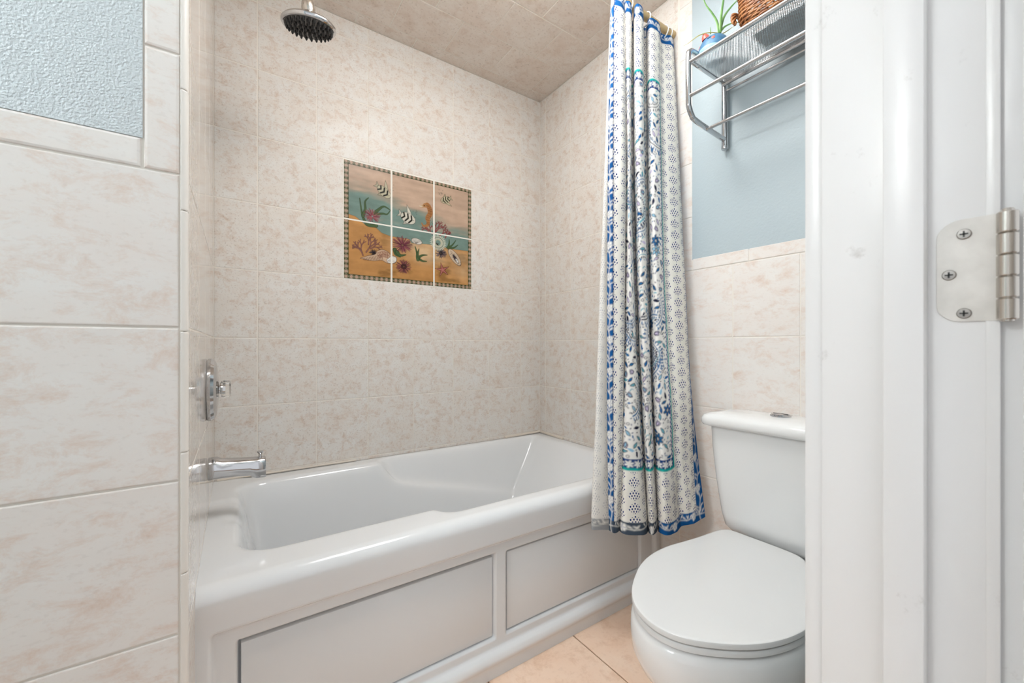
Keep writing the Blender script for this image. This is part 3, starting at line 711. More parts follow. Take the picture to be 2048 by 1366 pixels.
    cv.ell(x + .006, y - .008, .026, .008, -.9, S(70, 62, 66)); cv.ell(x + .013, y - .016, .012, .005, -.9, S(236, 232, 226))
    for k in range(40):
        a, q = rng.uniform(-1, 1), rng.uniform(-1, 1); ca, sa = math.cos(-.85), math.sin(-.85); cv.ell(x + .038 * a * ca - .013 * q * sa, y + .038 * a * sa + .013 * q * ca, .0016, .0011, 0, S(90, 60, 52), .8)
    # starfish
    x, y = mz(1025, 1092); star = []
    for k in range(10):
        a = math.pi / 2 + .25 + k * math.pi / 5; r = .040 if k % 2 == 0 else .012; star.append((x + math.cos(a) * r * .95, y + math.sin(a) * r * .85))
    cv.poly(star, S(176, 94, 84), 1, S(92, 44, 40), .0010)
    for k in range(5): cv.stroke([(x, y), (star[2 * k][0] * .85 + x * .15, star[2 * k][1] * .85 + y * .15)], .0011, S(206, 138, 120), .8)
    # fish
    def fish(cx, cy, L, hgt, ang, body, tail_dir=-1):
        x, y = mz(cx, cy); ca, sa = math.cos(ang), math.sin(ang); T = lambda u, v: (x + u * ca * L - v * sa * hgt, y + u * sa * L + v * ca * hgt)
        cv.poly([T(tail_dir * .8, .12), T(tail_dir * 1.45, .75), T(tail_dir * 1.25, 0), T(tail_dir * 1.4, -.7), T(tail_dir * .8, -.12)], body * .8, 1, DK, .0006)
        cv.poly([T(-.3, .8), T(-.75, 2.3), T(-.15, 1.6), T(.35, .85)], body, 1, DK, .0007); cv.poly([T(-.35, -.8), T(-.35, -1.6), T(.3, -.9)], body * .7, 1, DK, .0006)
        cv.ell(x, y, L, hgt, ang, body); cv.ell(x, y, L, hgt, ang, DK, .9, .0006)
        for u in (-.62, -.12, .38): cv.stroke([T(u - .12, .72 if abs(u) < .5 else .55), T(u + .12, 0), T(u - .12, -.72 if abs(u) < .5 else -.55)], .0030 * L / .03, DK)
        q = T(.72, .15); cv.ell(q[0], q[1], .0016, .0016, 0, DK)
    fish(492, 382, .034, .020, -.62, S(206, 196, 164)); fish(712, 622, .036, .024, -.35, S(222, 216, 198)); fish(1052, 455, .026, .016, math.pi - .45 + .9, S(204, 192, 156))
    for (cx, cy) in [(560, 350), (775, 600), (1005, 410)]:
        for k in range(11):
            x, y = mz(cx + rng.uniform(-18, 22), cy + rng.uniform(-50, 45)); cv.ell(x, y, .0018, .0018, 0, S(92, 94, 86), .8, .0004)
    # sea horse
    q = sm(P([(815, 512), (850, 512), (880, 500), (905, 530), (912, 580), (890, 620), (895, 665), (880, 690), (850, 690), (835, 665)]), 8)
    cv.stroke(q[:len(q) // 4], .0035, S(196, 150, 96), 1, .010); cv.stroke(q[len(q) // 4:len(q) * 6 // 10], .0125, S(178, 118, 62), 1, .0115); cv.stroke(q[len(q) * 6 // 10:], .0095, S(178, 118, 62), 1, .0025)
    x, y = mz(868, 505); cv.ell(x, y, .011, .010, 0, S(186, 130, 74)); x, y = mz(858, 507); cv.ell(x, y, .0028, .0028, 0, DK); x, y = mz(826, 512); cv.ell(x, y, .010, .0035, .1, S(218, 200, 176))
    for k in range(10):
        i = len(q) // 4 + k * len(q) // 20; i = min(i, len(q) - 1); cv.stroke([(q[i][0] - .009, q[i][1]), (q[i][0] + .009, q[i][1] - .002)], .0008, S(112, 66, 30), .8)
    for k in range(9):
        x, y = mz(920 + rng.uniform(-8, 8), 545 + k * 14); cv.ell(x, y, .0022, .0014, .4, S(120, 76, 38), .8)
    # border: grey-green guilloche with pink lozenges
    B = .0215; C0, C1, C2 = S(98, 98, 74), S(196, 162, 138), S(44, 46, 34)
    bd = np.minimum(np.minimum(X, MW - X), np.minimum(Y, MH - Y)); m = bd < B
    along = np.where(np.minimum(X, MW - X) < np.minimum(Y, MH - Y), Y, X); ph = (along / .0212) % 1.0 - .5; acr = (bd - B / 2) / (B / 2)
    colb = np.empty_like(cv.I); colb[:] = C0; loz = (np.abs(ph) * 2.6 + np.abs(acr) * 1.25) < .95; colb[loz] = C1
    kn_ = np.abs(np.abs(ph) - .5) < .19; colb[kn_] = S(74, 80, 44)
    ln = (np.abs(np.abs(acr) - np.abs(np.cos(ph * math.pi)) * .8) < .16) & ~loz; colb[ln] = S(150, 140, 112)
    out = (bd < .0016) | (np.abs(bd - B) < .0013); colb[out] = C2
    cv.I[m] = colb[m]
    cv.I *= (.80 * (.86 + .28 * fbm(X, Y, 77, (9, 60), 3)) * (.93 + .14 * n3))[..., None]
    gl = cv.I.mean(2, keepdims=True); cv.I = gl + (cv.I - gl) * .88
    return cv
mur = thing('tile_mural', 'six-tile sea life picture with fish, coral and shells on the tiled wall', 'mural', ((MX0 + MX1) / 2, YB, MZ0))
def make_mural():
    cv = draw_mural(); g = .0034; e = .0012
    for c in range(3):
        for r in range(2):
            x0, x1, z0, z1 = c * TW, (c + 1) * TW, r * TH, (r + 1) * TH
            i0 = int(math.ceil((x0 + (g / 2 if c else .001)) / cv.dx)); i1 = int((x1 - (g / 2 if c < 2 else .001)) / cv.dx); j0 = int(math.ceil((z0 + (g / 2 if r else .001)) / cv.dy)); j1 = int((z1 - (g / 2 if r < 1 else .004)) / cv.dy)
            xs = cv.X[i0:i1 + 1, j0:j1 + 1]; zs = cv.Y[i0:i1 + 1, j0:j1 + 1]; ys = np.full(xs.shape, YB - .0006)
            edge = np.minimum(np.minimum(np.arange(xs.shape[0])[:, None], xs.shape[0] - 1 - np.arange(xs.shape[0])[:, None]) + 0 * xs, np.minimum(np.arange(xs.shape[1])[None, :], xs.shape[1] - 1 - np.arange(xs.shape[1])[None, :]) + 0 * xs)
            ys = ys + np.where(edge == 0, .003, 0)
            V = np.stack([xs + MX0, ys, zs + MZ0], 2)
            me = grid_mesh('picture_tile', V.reshape(-1, 3), xs.shape[0], xs.shape[1], True, cv.I[i0:i1 + 1, j0:j1 + 1].reshape(-1, 3))
            me.materials.append(M['mural']); link('picture_tile', me, mur)
    b = MB(); b.box(MX0 + .0002, MX1 - .0002, YB + .0004, YB + .0012, MZ0 + .0002, MZ1 - .0002); b.build('joint_bed', M['grout_white'], mur)
make_mural()

# ------------------------------------------------------------------ shower curtain: rod, rings, printed cloth
RODY, RODZ = .9598, 2.198
rod = thing('curtain_rod', 'tan shower curtain rod across the tub opening', 'curtain rod', (.67, RODY, RODZ))
b = MB(); b.tube([(XL + .001, RODY, RODZ), (XR - .022, RODY, RODZ)], .0135, 18); b.build('pole', M['rod'], rod, 40)
b = MB(); b.lathe([(.0165, 0), (.0175, .004), (.0165, .020), (.0140, .026)], (XR - .0005, RODY, RODZ), (-1, 0, 0), 24); b.build('end_cap', M['rod'], rod, 40)
b = MB(); b.lathe([(.0165, 0), (.0175, .004), (.0165, .020), (.0140, .026)], (XL + .0005, RODY, RODZ), (1, 0, 0), 24); b.build('end_cap', M['rod'], rod, 40)

CL = {}
#       px (top, middle, bottom)   depth (top, middle, bottom)
CP = [((1222, 1214, 1217), (1.385, 1.345, 1.325)),
      ((1226, 1223, 1226), (1.370, 1.333, 1.315)),
      ((1243, 1243, 1234), (1.380, 1.340, 1.318)),
      ((1249, 1249, 1240), (1.410, 1.372, 1.345)),
      ((1240, 1232, 1226), (1.425, 1.388, 1.352)),
      ((1225, 1204, 1190), (1.415, 1.372, 1.335)),
      ((1221, 1199, 1183), (1.430, 1.392, 1.348)),
      ((1232, 1216, 1205), (1.450, 1.415, 1.365)),
      ((1244, 1244, 1232), (1.452, 1.420, 1.366)),
      ((1247, 1249, 1237), (1.415, 1.385, 1.342)),
      ((1253, 1257, 1252), (1.398, 1.358, 1.322)),
      ((1261, 1267, 1285), (1.405, 1.366, 1.335)),
      ((1264, 1271, 1296), (1.435, 1.405, 1.372)),
      ((1263, 1270, 1296), (1.480, 1.450, 1.390)),
      ((1267, 1275, 1298), (1.480, 1.450, 1.390)),
      ((1268, 1277, 1299), (1.430, 1.400, 1.365)),
      ((1274, 1284, 1305), (1.408, 1.366, 1.340)),
      ((1283, 1294, 1312), (1.418, 1.378, 1.350)),
      ((1287, 1297, 1315), (1.450, 1.415, 1.375)),
      ((1286, 1296, 1315), (1.505, 1.455, 1.395)),
      ((1292, 1300, 1317), (1.515, 1.455, 1.395)),
      ((1296, 1303, 1319), (1.480, 1.412, 1.372)),
      ((1305, 1313, 1334), (1.470, 1.383, 1.350)),
      ((1318, 1328, 1352), (1.495, 1.398, 1.365)),
      ((1322, 1336, 1362), (1.540, 1.425, 1.388)),
      ((1330, 1350, 1374), (1.550, 1.432, 1.392)),
      ((1342, 1367, 1384), (1.555, 1.455, 1.392)),
      ((1347, 1374, 1396), (1.580, 1.485, 1.398)),
      ((1345, 1370, 1410), (1.600, 1.512, 1.405))]
def make_curtain():
    ztop, zmid, zbot = 2.172, 1.10, .378
    per = 12; nlev = 3
    lev = []
    for l in range(3):
        pts = []
        for (px, dp) in CP:
            d = FW + RT * ((px[l] - 1024) / FPX); pts.append(d * dp[l])
        lev.append(np.array([p[:] for p in catmull(pts, per)])[:, :2])
    # fabric coordinate from the arc length at mid height
    seg = np.hypot(*np.diff(lev[1], axis=0).T); arc = np.concatenate([[0], np.cumsum(seg)]) 
    segb = np.hypot(*np.diff(lev[2], axis=0).T); segt = np.hypot(*np.diff(lev[0], axis=0).T)
    arc = np.concatenate([[0], np.cumsum(.25 * segt + .40 * seg + .35 * segb)])
    L = arc[-1]; du = .0022; nu = int(L / du) + 1; us = np.linspace(0, L, nu)
    P3 = [np.stack([np.interp(us, arc, l[:, 0]), np.interp(us, arc, l[:, 1])], 1) for l in lev]
    Hh = ztop - zbot; nv = int(Hh / .0024) + 1; vs_ = np.linspace(0, Hh, nv)       # v from the bottom up
    Zg = zbot + vs_
    # quadratic blend through the three levels
    t = (Zg - zbot) / (ztop - zbot); tm = (zmid - zbot) / (ztop - zbot)
    l0 = (t - tm) * (t - 1) / (tm * 1.0); l1 = t * (t - 1) / (tm * (tm - 1)); l2 = t * (t - tm) / (1 - tm)
    XY = P3[2][:, None, :] * l0[None, :, None] + P3[1][:, None, :] * l1[None, :, None] + P3[0][:, None, :] * l2[None, :, None]
    U, V = np.meshgrid(us, vs_, indexing='ij')
    wob = (fbm(U, V, 21, (16, 5), 3) - .5) * .012 + (fbm(U, V, 22, (40, 14), 2) - .5) * .0035
    XY[..., 1] += wob * (.35 + .65 * (1 - t))[None, :] ; XY[..., 0] += (wob * .4)
    Z = Zg[None, :] + np.zeros_like(U)
    # hem line waves: fabric gathers hang at slightly different lengths
    hang = (np.interp(us, [0, .10, .2, L * .45, L * .62, L * .8, L], [.002, -.016, .004, -.024, -.026, -.028, .012]) + (fbm(us[:, None], us[:, None] * 0, 5, (14, 1), 2)[:, 0] - .5) * .014)
    Z += hang[:, None] * (1 - t)[None, :] ** 3
    XY[..., 0] = np.minimum(XY[..., 0], XR - .006)
    base = np.stack([XY[..., 0], XY[..., 1], Z], 2)
    gu = np.gradient(base, axis=0); gv = np.gradient(base, axis=1); nrm = np.cross(gu, gv); nrm /= np.linalg.norm(nrm, axis=2, keepdims=True) + 1e-9
    # ---- printed design on the flat cloth (u, v)
    i_l = 6 * per + 4; i_r = 23 * per + 6
    uL, uR = arc[i_l], arc[i_r]
    cv = Canvas(L, Hh, .0023, S(236, 232, 224)); rng = random.Random(11)
    navy = S(34, 50, 98); blue = S(18, 92, 152); royal = S(10, 82, 142); dark = S(26, 30, 56); aqua = S(104, 168, 184); tealc = S(24, 166, 158); lil = S(206, 194, 220); sky = S(146, 190, 214); mid = S(36, 100, 150)
    vB, vT = .205, 1.555
    # centre panel florals
    cx0, cx1 = uL + .028, uR - .022; cy0, cy1 = vB + .036, vT - .036
    w = cv.win(uL, uR, vB, vT); cv.I[w] = S(238, 235, 230)
    ou = lambda *a: None
    placed = []
    cells = {}
    def free(x, y, r):
        ci, cj = int(x / .04), int(y / .04)
        if not cells:
            for q in placed: cells.setdefault((int(q[0] / .04), int(q[1] / .04)), []).append(q)
        for i in (-1, 0, 1):
            for j in (-1, 0, 1):
                for (a, b_, c) in cells.get((ci + i, cj + j), ()):
                    if (a - x) ** 2 + (b_ - y) ** 2 < (c + r) ** 2: return False
        placed.append((x, y, r)); cells.setdefault((ci, cj), []).append((x, y, r)); return True
    def flower(x, y, r):
        n = rng.choice([5, 6, 7, 8]); c = rng.choice([blue, aqua, mid, sky]); a0 = rng.random() * 6
        for k in range(n):
            a = a0 + 2 * math.pi * k / n; cv.ell(x + math.cos(a) * r * .62, y + math.sin(a) * r * .62, r * .42, r * .25, a, c); cv.ell(x + math.cos(a) * r * .62, y + math.sin(a) * r * .62, r * .42, r * .25, a, dark, 1, .0009)
        cv.ell(x, y, r * .26, r * .26, 0, S(236, 232, 224)); cv.ell(x, y, r * .26, r * .26, 0, dark, 1, .0009); cv.ell(x, y, r * .1, r * .1, 0, dark)
    def leaf(x, y, r, a, c, out=True):
        p0 = (x - math.cos(a) * r, y - math.sin(a) * r); p1 = (x + math.cos(a) * r, y + math.sin(a) * r); nx_, ny_ = -math.sin(a), math.cos(a)
        pts = sm([p0, (x - math.cos(a) * r * .3 + nx_ * r * .42, y - math.sin(a) * r * .3 + ny_ * r * .42), (x + math.cos(a) * r * .4 + nx_ * r * .30, y + math.sin(a) * r * .4 + ny_ * r * .30), p1, (x + math.cos(a) * r * .2 - nx_ * r * .32, y + math.sin(a) * r * .2 - ny_ * r * .32), (x - math.cos(a) * r * .5 - nx_ * r * .26, y - math.sin(a) * r * .5 - ny_ * r * .26), p0], 4)
        cv.poly(pts, c)
        if out: cv.stroke(pts, .0010, dark)
    def arcdash(x, y, r, a0, span, c, n, ln):
        for k in range(n):
            a = a0 + span * k / (n - 1); cv.stroke([(x + math.cos(a) * r, y + math.sin(a) * r), (x + math.cos(a) * (r + ln), y + math.sin(a) * (r + ln))], .0016, c, 1, .0024)
    def tulip(x, y, r, a):
        for s_, c in ((-.5, lil), (.5, lil), (0, rng.choice([sky, lil]))): leaf(x + math.cos(a + s_) * r * .4, y + math.sin(a + s_) * r * .4, r * .62, a + s_ * .6, c)
    # sweeping paisley bands
    for k in range(40):
        x, y = rng.uniform(cx0, cx1), rng.uniform(cy0, cy1); r = rng.uniform(.035, .07); a0 = rng.random() * 6.28; spn = rng.uniform(1.6, 3.4)
        arc_p = [(x + math.cos(a0 + spn * q / 14) * r, y + math.sin(a0 + spn * q / 14) * r) for q in range(15)]
        cv.stroke(arc_p, .0024, rng.choice([mid, aqua, dark]), 1, .0011); arcdash(x, y, r + .007, a0, spn, rng.choice([mid, blue, dark]), int(spn * r / .0085), .007)
        arcdash(x, y, r - .012, a0, spn, rng.choice([dark, mid]), int(spn * r / .0085), .003)
        for q in range(15): placed.append((arc_p[q][0], arc_p[q][1], .005))
    def ok(x, y): return cx0 < x < cx1 and cy0 < y < cy1
    N = 0
    for (n, r, kind) in ((46, .0165, 'flower'), (150, .0135, 'tulip'), (1500, .0092, 'leaf'), (2200, .0058, 'small'), (5200, .0034, 'dot')):
        for t_ in range(n):
            x, y = rng.uniform(cx0, cx1), rng.uniform(cy0, cy1); k2 = rng.random()
            if len(placed) > 9000 or not free(x, y, r): continue
            if kind == 'flower': flower(x, y, .0185)
            elif kind == 'tulip': tulip(x, y, .0165, rng.random() * 6.28)
            elif kind == 'leaf': leaf(x, y, .0115, rng.random() * 6.28, rng.choice([aqua, blue, mid, sky, aqua, lil, dark, mid]), k2 < .75)
            elif kind == 'small':
                if k2 < .35: cv.ell(x, y, .0040, .0040, 0, dark, 1, .0010)
                elif k2 < .7: leaf(x, y, .0070, rng.random() * 6.28, rng.choice([blue, aqua, mid, dark]), False)
                else: cv.stroke(sm([(x - .006, y - .003), (x, y + .003), (x + .007, y + .001)], 4), .0019, rng.choice([mid, dark, aqua]), 1, .0009)
            else: cv.ell(x, y, .0029, .0018, rng.random() * 3, rng.choice([dark, navy, mid, dark]))
    # flowered blue strip and teal cord around the centre panel
    def white_flower(x, y, r, c=S(236, 234, 228)):
        for k in range(6):
            a = k * math.pi / 3 + .3; cv.ell(x + math.cos(a) * r * .55, y + math.sin(a) * r * .55, r * .5, r * .24, a, c)
    for (x0, x1, y0, y1, vert) in ((uL, uR, vB, vB + .034, False), (uL, uR, vT - .034, vT, False)):
        cv.poly([(x0, y0), (x1, y0), (x1, y1), (x0, y1)], S(24, 60, 118))
        x = x0 + .012
        while x < x1: white_flower(x, (y0 + y1) / 2, .0125); x += .025
    for (x0, s_) in ((uL, 1), (uR, -1)):
        y = vB + .03; k = 0
        while y < vT - .03:
            cv.ell(x0 + s_ * (.009 if k % 2 else .014), y, .0045, .0036, 0, S(24, 70, 136)); y += .0075; k += 1
    for pts in ([(uL, vB), (uR, vB)], [(uL, vT), (uR, vT)], [(uL, vB), (uL, vT)], [(uR, vB), (uR, vT)]): cv.stroke(pts, .0042, tealc)
    # blue hem with white vines
    bl, br, bb, bt = arc[1 * per + 2], arc[-1] - .034, .038, Hh - .040
    X, Y = cv.X, cv.Y; m = (X < bl) | (X > br) | (Y < bb) | (Y > bt)
    hemc = np.empty_like(cv.I); hemc[:] = royal; slate = (Y < bb) & (X < arc[21 * per]); hemc[slate] = S(66, 78, 92)
    cv.I[m] = hemc[m] * (.86 + .28 * fbm(X, Y, 31, (60, 60), 2)[m][:, None])
    wv = S(232, 230, 224)
    def vine(path):
        cv.stroke(path, .0012, wv)
        for k in range(1, len(path) - 1):
            x, y = path[k]; kind = k % 8
            if kind == 0:
                for q in range(7): a = q * .9; rd = .0062 + .002 * (q % 2); cv.ell(x + math.cos(a) * rd, y + math.sin(a) * rd, .0062, .0046, a, wv)
                for q in range(5): a = q * 1.26; cv.stroke([(x + math.cos(a) * .003, y + math.sin(a) * .003), (x + math.cos(a) * .0095, y + math.sin(a) * .0095)], .0005, royal)
            elif kind in (2, 3, 5, 6):
                for sg in (-1, 1):
                    if rng.random() < .8:
                        a = math.pi / 2 + sg * rng.uniform(.5, 1.0); e_ = (x + math.cos(a) * .013, y + math.sin(a) * .013); cv.stroke([(x, y), e_], .0008, wv); cv.ell(e_[0], e_[1], .0058, .0024, a, wv)
    def run(x0, y0, x1, y1, amp):
        n = int(math.hypot(x1 - x0, y1 - y0) / .013); out = []
        for k in range(n + 1):
            q = k / n; o = amp * math.sin(k * .9); dx, dy = (x1 - x0), (y1 - y0); LL = math.hypot(dx, dy); out.append((x0 + dx * q - dy / LL * o, y0 + dy * q + dx / LL * o))
        return out
    vine(run(bl / 2, 0, bl / 2, Hh, .003)); vine(run((br + L) / 2, 0, (br + L) / 2, Hh, .004)); vine(run(0, bb / 2, L, bb / 2, .004)); vine(run(0, (bt + Hh) / 2, L, (bt + Hh) / 2, .004))
    cv.I[(X < bl + .0015) & (X > bl)] = dark
    fanm = ~m & ~((X > uL - .008) & (X < uR + .008) & (Y > vB - .008) & (Y < vT + .008)); FM = fanm.astype(float)
    def sample(Ug, Vg):
        x = np.clip(Ug / cv.dx, 0, cv.nx - 1.001); y = np.clip(Vg / cv.dy, 0, cv.ny - 1.001); i = x.astype(int); j = y.astype(int); fx = (x - i)[..., None]; fy = (y - j)[..., None]
        I = cv.I; return (I[i, j] * (1 - fx) + I[i + 1, j] * fx) * (1 - fy) + (I[i, j + 1] * (1 - fx) + I[i + 1, j + 1] * fx) * fy
    colr = sample(U, V); cv.I = np.repeat(FM[..., None], 3, 2); fm = sample(U, V)[..., :1]; fab = np.stack([U, V, 0 * U], 2)
    root = thing('shower_curtain', 'blue and white floral shower curtain bunched at the right end of its rod', 'shower curtain', (1.2, .92, .38))
    front = base + nrm * 0.0004 * np.sign(-1)
    # orient: printed face towards the room
    sgn = 1.0 if nrm[2 * per, nv // 2, 1] < 0 else -1.0
    me = grid_mesh('printed_face', (base + nrm * sgn * .0004).reshape(-1, 3), nu, nv, True, np.concatenate([colr, fm], 2).reshape(-1, 4), False, fab.reshape(-1, 3)); me.materials.append(M['cloth']); link('printed_face', me, root)
    st = 2; ui = np.unique(np.append(np.arange(0, nu, st), nu - 1)); vi = np.unique(np.append(np.arange(0, nv, st), nv - 1))
    bk = (base - nrm * sgn * .0004)[ui][:, vi]; cb = colr[ui][:, vi]
    wht = S(226, 224, 219); hem = ((V < bb) | (V > bt) | (U < bl) | (U > br))[ui][:, vi]
    cb = wht + (cb - wht) * np.where(hem, .70, .16)[..., None]; cb = np.concatenate([cb, fm[ui][:, vi]], 2); fabb = fab[ui][:, vi]
    me = grid_mesh('reverse_face', bk.reshape(-1, 3), len(ui), len(vi), True, cb.reshape(-1, 4), False, fabb.reshape(-1, 3)); me.materials.append(M['cloth_back']); link('reverse_face', me, root)
    # rings over the rod
    tops = [i * per for i in (27, 25, 22, 19, 16, 13, 10)]
    names = ['nearest the wall', 'second from the wall', 'third from the wall', 'fourth from the wall', 'fifth from the wall', 'sixth from the wall', 'farthest from the wall']
    for i, nm in zip(tops, names):
        p = lev[0][i]; x = min(p[0], XR - .035)
        b = MB(); n = 22; rad = .026
        b.tube([(x + .002 * math.sin(q), RODY + rad * .9 * math.cos(q), RODZ - .012 + rad * math.sin(q)) for q in [2 * math.pi * j / n for j in range(n + 1)]], .0022, 6, caps=False)
        r = b.build('curtain_ring', M['white_plastic'], None, 60)
        tag(r, 'white ring on the curtain rod, ' + nm, 'curtain ring', 'rings along the curtain rod')
make_curtain()

# ------------------------------------------------------------------ chrome towel rack with perforated shelf
rk = thing('towel_rack', 'chrome wall rack with perforated shelf and towel bar above the toilet', 'towel rack', (XR, .5, 1.66))
RY0, RY1 = .744, .215         # the two side frames
FX, TRZ = 1.182, 1.876
def make_rack():
    for y in (RY0, RY1):
        rt = .0082
        p = [(XR - .014, y, 1.918), (XR - .10, y, 1.921), (FX + .03, y, 1.921), (FX + .008, y, 1.913), (FX, y, 1.892), (FX, y, 1.76), (FX + .004, y, 1.735), (FX + .018, y, 1.716), (FX + .045, y, 1.705), (XR - .016, y, 1.693)]
        b = MB(); b.tube(catmull(p, 6), rt, 14); b.build('side_frame', M['chrome'], rk, 50)
        b = MB(); b.tube([(XR - .018, y, 1.668), (XR - .018, y, 1.925)], .0105, 16); b.build('wall_post', M['chrome'], rk, 40)
        b = MB(); b.lathe([(.010, 0), (.0112, .003), (.0112, .012), (.009, .0145)], (XR - .018, y, 1.660), (0, 0, 1), 16); b.build('post_cap', M['chrome'], rk, 40)
        b = MB(); b.box(FX + .004, XR - .028, y - .010 if y > .5 else y - .002, y + .002 if y > .5 else y + .010, TRZ + .002, TRZ + .008, .001); sb = b.build('shelf_support', M['chrome'], rk, 40)
        for x in (FX + .05, XR - .06):
            b = MB(); b.lathe([(.004, 0), (.004, .0015), (.002, .0025)], (x, y - .004, TRZ + .0022), (0, 0, -1), 10); b.build('rivet', M['chrome'], sb, 40)
    for (x, z, r, nm) in ((FX, TRZ, .0058, 'front_rail'), (FX, 1.769, .0058, 'front_rail'), (1.281, 1.694, .0052, 'towel_bar'), (XR - .034, TRZ + .002, .0070, 'back_rail'), (XR - .020, TRZ - .016, .0042, 'back_rail')):
        b = MB(); b.tube([(x, RY0 - .002, z), (x, RY1, z)], r, 14); b.build(nm, M['chrome'], rk, 40)
    # flat lip along the front of the shelf
    b = MB(); b.box(FX + .006, FX + .020, RY1, RY0 - .01, TRZ + .0035, TRZ + .0055, .0006); b.build('shelf_lip', M['chrome'], rk, 40)
    # perforated sheet: staggered octagonal holes
    p = .0046; xa, xb, ya, yb = FX + .018, XR - .036, RY1 + .004, RY0 - .004; nx = int((xb - xa) / p); ny = int((yb - ya) / p)
    V = []; F = []; z = TRZ + .0052; r = .00155
    oc = [(math.cos(math.pi / 8 + k * math.pi / 4) * r, math.sin(math.pi / 8 + k * math.pi / 4) * r) for k in range(8)]
    for i in range(nx):
        sh_ = .5 * p if i % 2 else 0.0
        for j in range(ny):
            cx_, cy_ = xa + (i + .5) * p, ya + (j + .5) * p + sh_; h = p / 2; o = len(V)
            V += [(cx_ + h, cy_ + h, z), (cx_ - h, cy_ + h, z), (cx_ - h, cy_ - h, z), (cx_ + h, cy_ - h, z)] + [(cx_ + a, cy_ + c, z) for a, c in oc]
            q = [o + 4 + k for k in range(8)]
            F += [(o, o + 1, q[2], q[1]), (o + 1, q[3], q[2]), (o + 1, o + 2, q[4], q[3]), (o + 2, q[5], q[4]), (o + 2, o + 3, q[6], q[5]), (o + 3, q[7], q[6]), (o + 3, o, q[0], q[7]), (o, q[1], q[0])]
    me = bpy.data.meshes.new('perforated_shelf'); me.from_pydata(V, [], F); me.materials.append(M['shelf']); ob = link('perforated_shelf', me, rk)
    so = ob.modifiers.new('thickness', 'SOLIDIFY'); so.thickness = .0007
M['shelf'] = plain('pressed_metal', (.60, .61, .62), .28, metal=1.0)
make_rack()

# ------------------------------------------------------------------ animal-shaped pot with aloe, wicker basket
PC = Vector((1.262, .706, TRZ + .0065)); PR = .046
pot = thing('plant_pot', 'round blue animal-shaped pot with coral crest on the wall rack', 'plant pot', PC)
def egg(b, c, rx, ry, rz, z0, z1, n=32, m=14, grow=0.0, open_top=False):
    pr = []
    for k in range(m + 1):
        z = z0 + (z1 - z0) * k / m; pr.append((math.sqrt(max(1 - z * z, 0)), z))
    rings = [[(c[0] + (rx + grow) * r * math.cos(a), c[1] + (ry + grow) * r * math.sin(a), c[2] + (rz + grow) * z) for a in [2 * math.pi * j / n for j in range(n)]] for r, z in pr]
    b.loft(rings)
ec = (PC.x, PC.y, PC.z + .0405)
b = MB(); egg(b, ec, PR, PR, .0455, -.88, .93); b.build('body', M['pot'], pot, 60)
# pale belly facing the room
b = MB(); n = 40; m = 12; rings = []
fdir = Vector((-.97, .12, 0)).normalized(); side = Vector((fdir.y, -fdir.x, 0))
for i in range(m + 1):
    row = []
    for j in range(n + 1):
        a = -1.35 + 2.7 * j / n; top = -.28 + .26 * math.cos(a * 1.1); z = -.87 + (top + .87) * i / m; r = math.sqrt(1 - z * z)
        d = fdir * math.cos(a) + side * math.sin(a); row.append((ec[0] + d.x * (PR + .0006) * r, ec[1] + d.y * (PR + .0006) * r, ec[2] + .0461 * z))
    rings.append(row)
V = [p for r in rings for p in r]; F = [(i * (n + 1) + j, i * (n + 1) + j + 1, (i + 1) * (n + 1) + j + 1, (i + 1) * (n + 1) + j) for i in range(m) for j in range(n)]
b.add(V, F); b.build('belly', M['pot_light'], pot, 60)
def on_pot(a, z, g=.001):
    r = math.sqrt(1 - z * z); d = fdir * math.cos(a) + side * math.sin(a); return Vector((ec[0] + d.x * (PR + g) * r, ec[1] + d.y * (PR + g) * r, ec[2] + .0455 * z))
for a in (.38,):
    q = on_pot(a, .76, -.004); d = (q - Vector(ec)).normalized()
    b = MB(); b.lathe([(.0120, 0), (.0105, .008), (.006, .015), (.0015, .0195)], q, (d + Vector((0, 0, .9))).normalized(), 18); er = b.build('crest', M['coral'], pot, 50)
    for k in range(5):
        s0 = q + Vector((fdir.x, fdir.y, 0)) * (.0085 - .0012 * k) + side * (.004 * ((k % 3) - 1)) + Vector((0, 0, .004 + .0022 * k))
        b = MB(); b.lathe([(.0012, -.0006), (.0014, 0), (.0008, .0008)], s0, (fdir.x, fdir.y, .3), 8); b.build('dot', M['white_plastic'], er, 50)
for a, z in ((-.58, .36), (.75, .36)):
    b = MB(); d = (on_pot(a, z) - Vector(ec)).normalized(); b.lathe([(.0055, -.001), (.005, .0008), (.002, .0016)], on_pot(a, z, -.0003), d, 16)
    b.build('cheek', M['coral'], pot, 50)
b = MB(); b.tube([on_pot(-.42 + .05 * k, .46 + .012 * math.cos(k * .8) * 2, .0006) for k in range(6)], .0009, 6); b.build('eye', M['darkrubber'], pot, 60)
b = MB(); b.lathe([(.016, 0), (.016, .002), (0, .003)], (ec[0], ec[1], ec[2] + .0425), (0, 0, 1), 20); b.build('soil', M['soil'], pot)
alo = thing('aloe_plant', 'green aloe with long thin leaves growing in the blue pot', 'plant', (ec[0], ec[1], ec[2] + .043))
D0 = (PC - Vector((0, 0, 0))).dot(FW)
def leaf3(pxs, w, m, dd):
    pts = [at(px, py, D0 + dd * k / (len(pxs) - 1)) for k, (px, py) in enumerate(pxs)]
    q = catmull(pts, 7); n = len(q); rad = [w * (1 - (i / (n - 1)) ** 1.6 * .93) for i in range(n)]
    b = MB(); b.tube(q, rad, 8, flat=.42, up=(-.5, -.6, .6)); b.build('leaf', m, alo, 60)
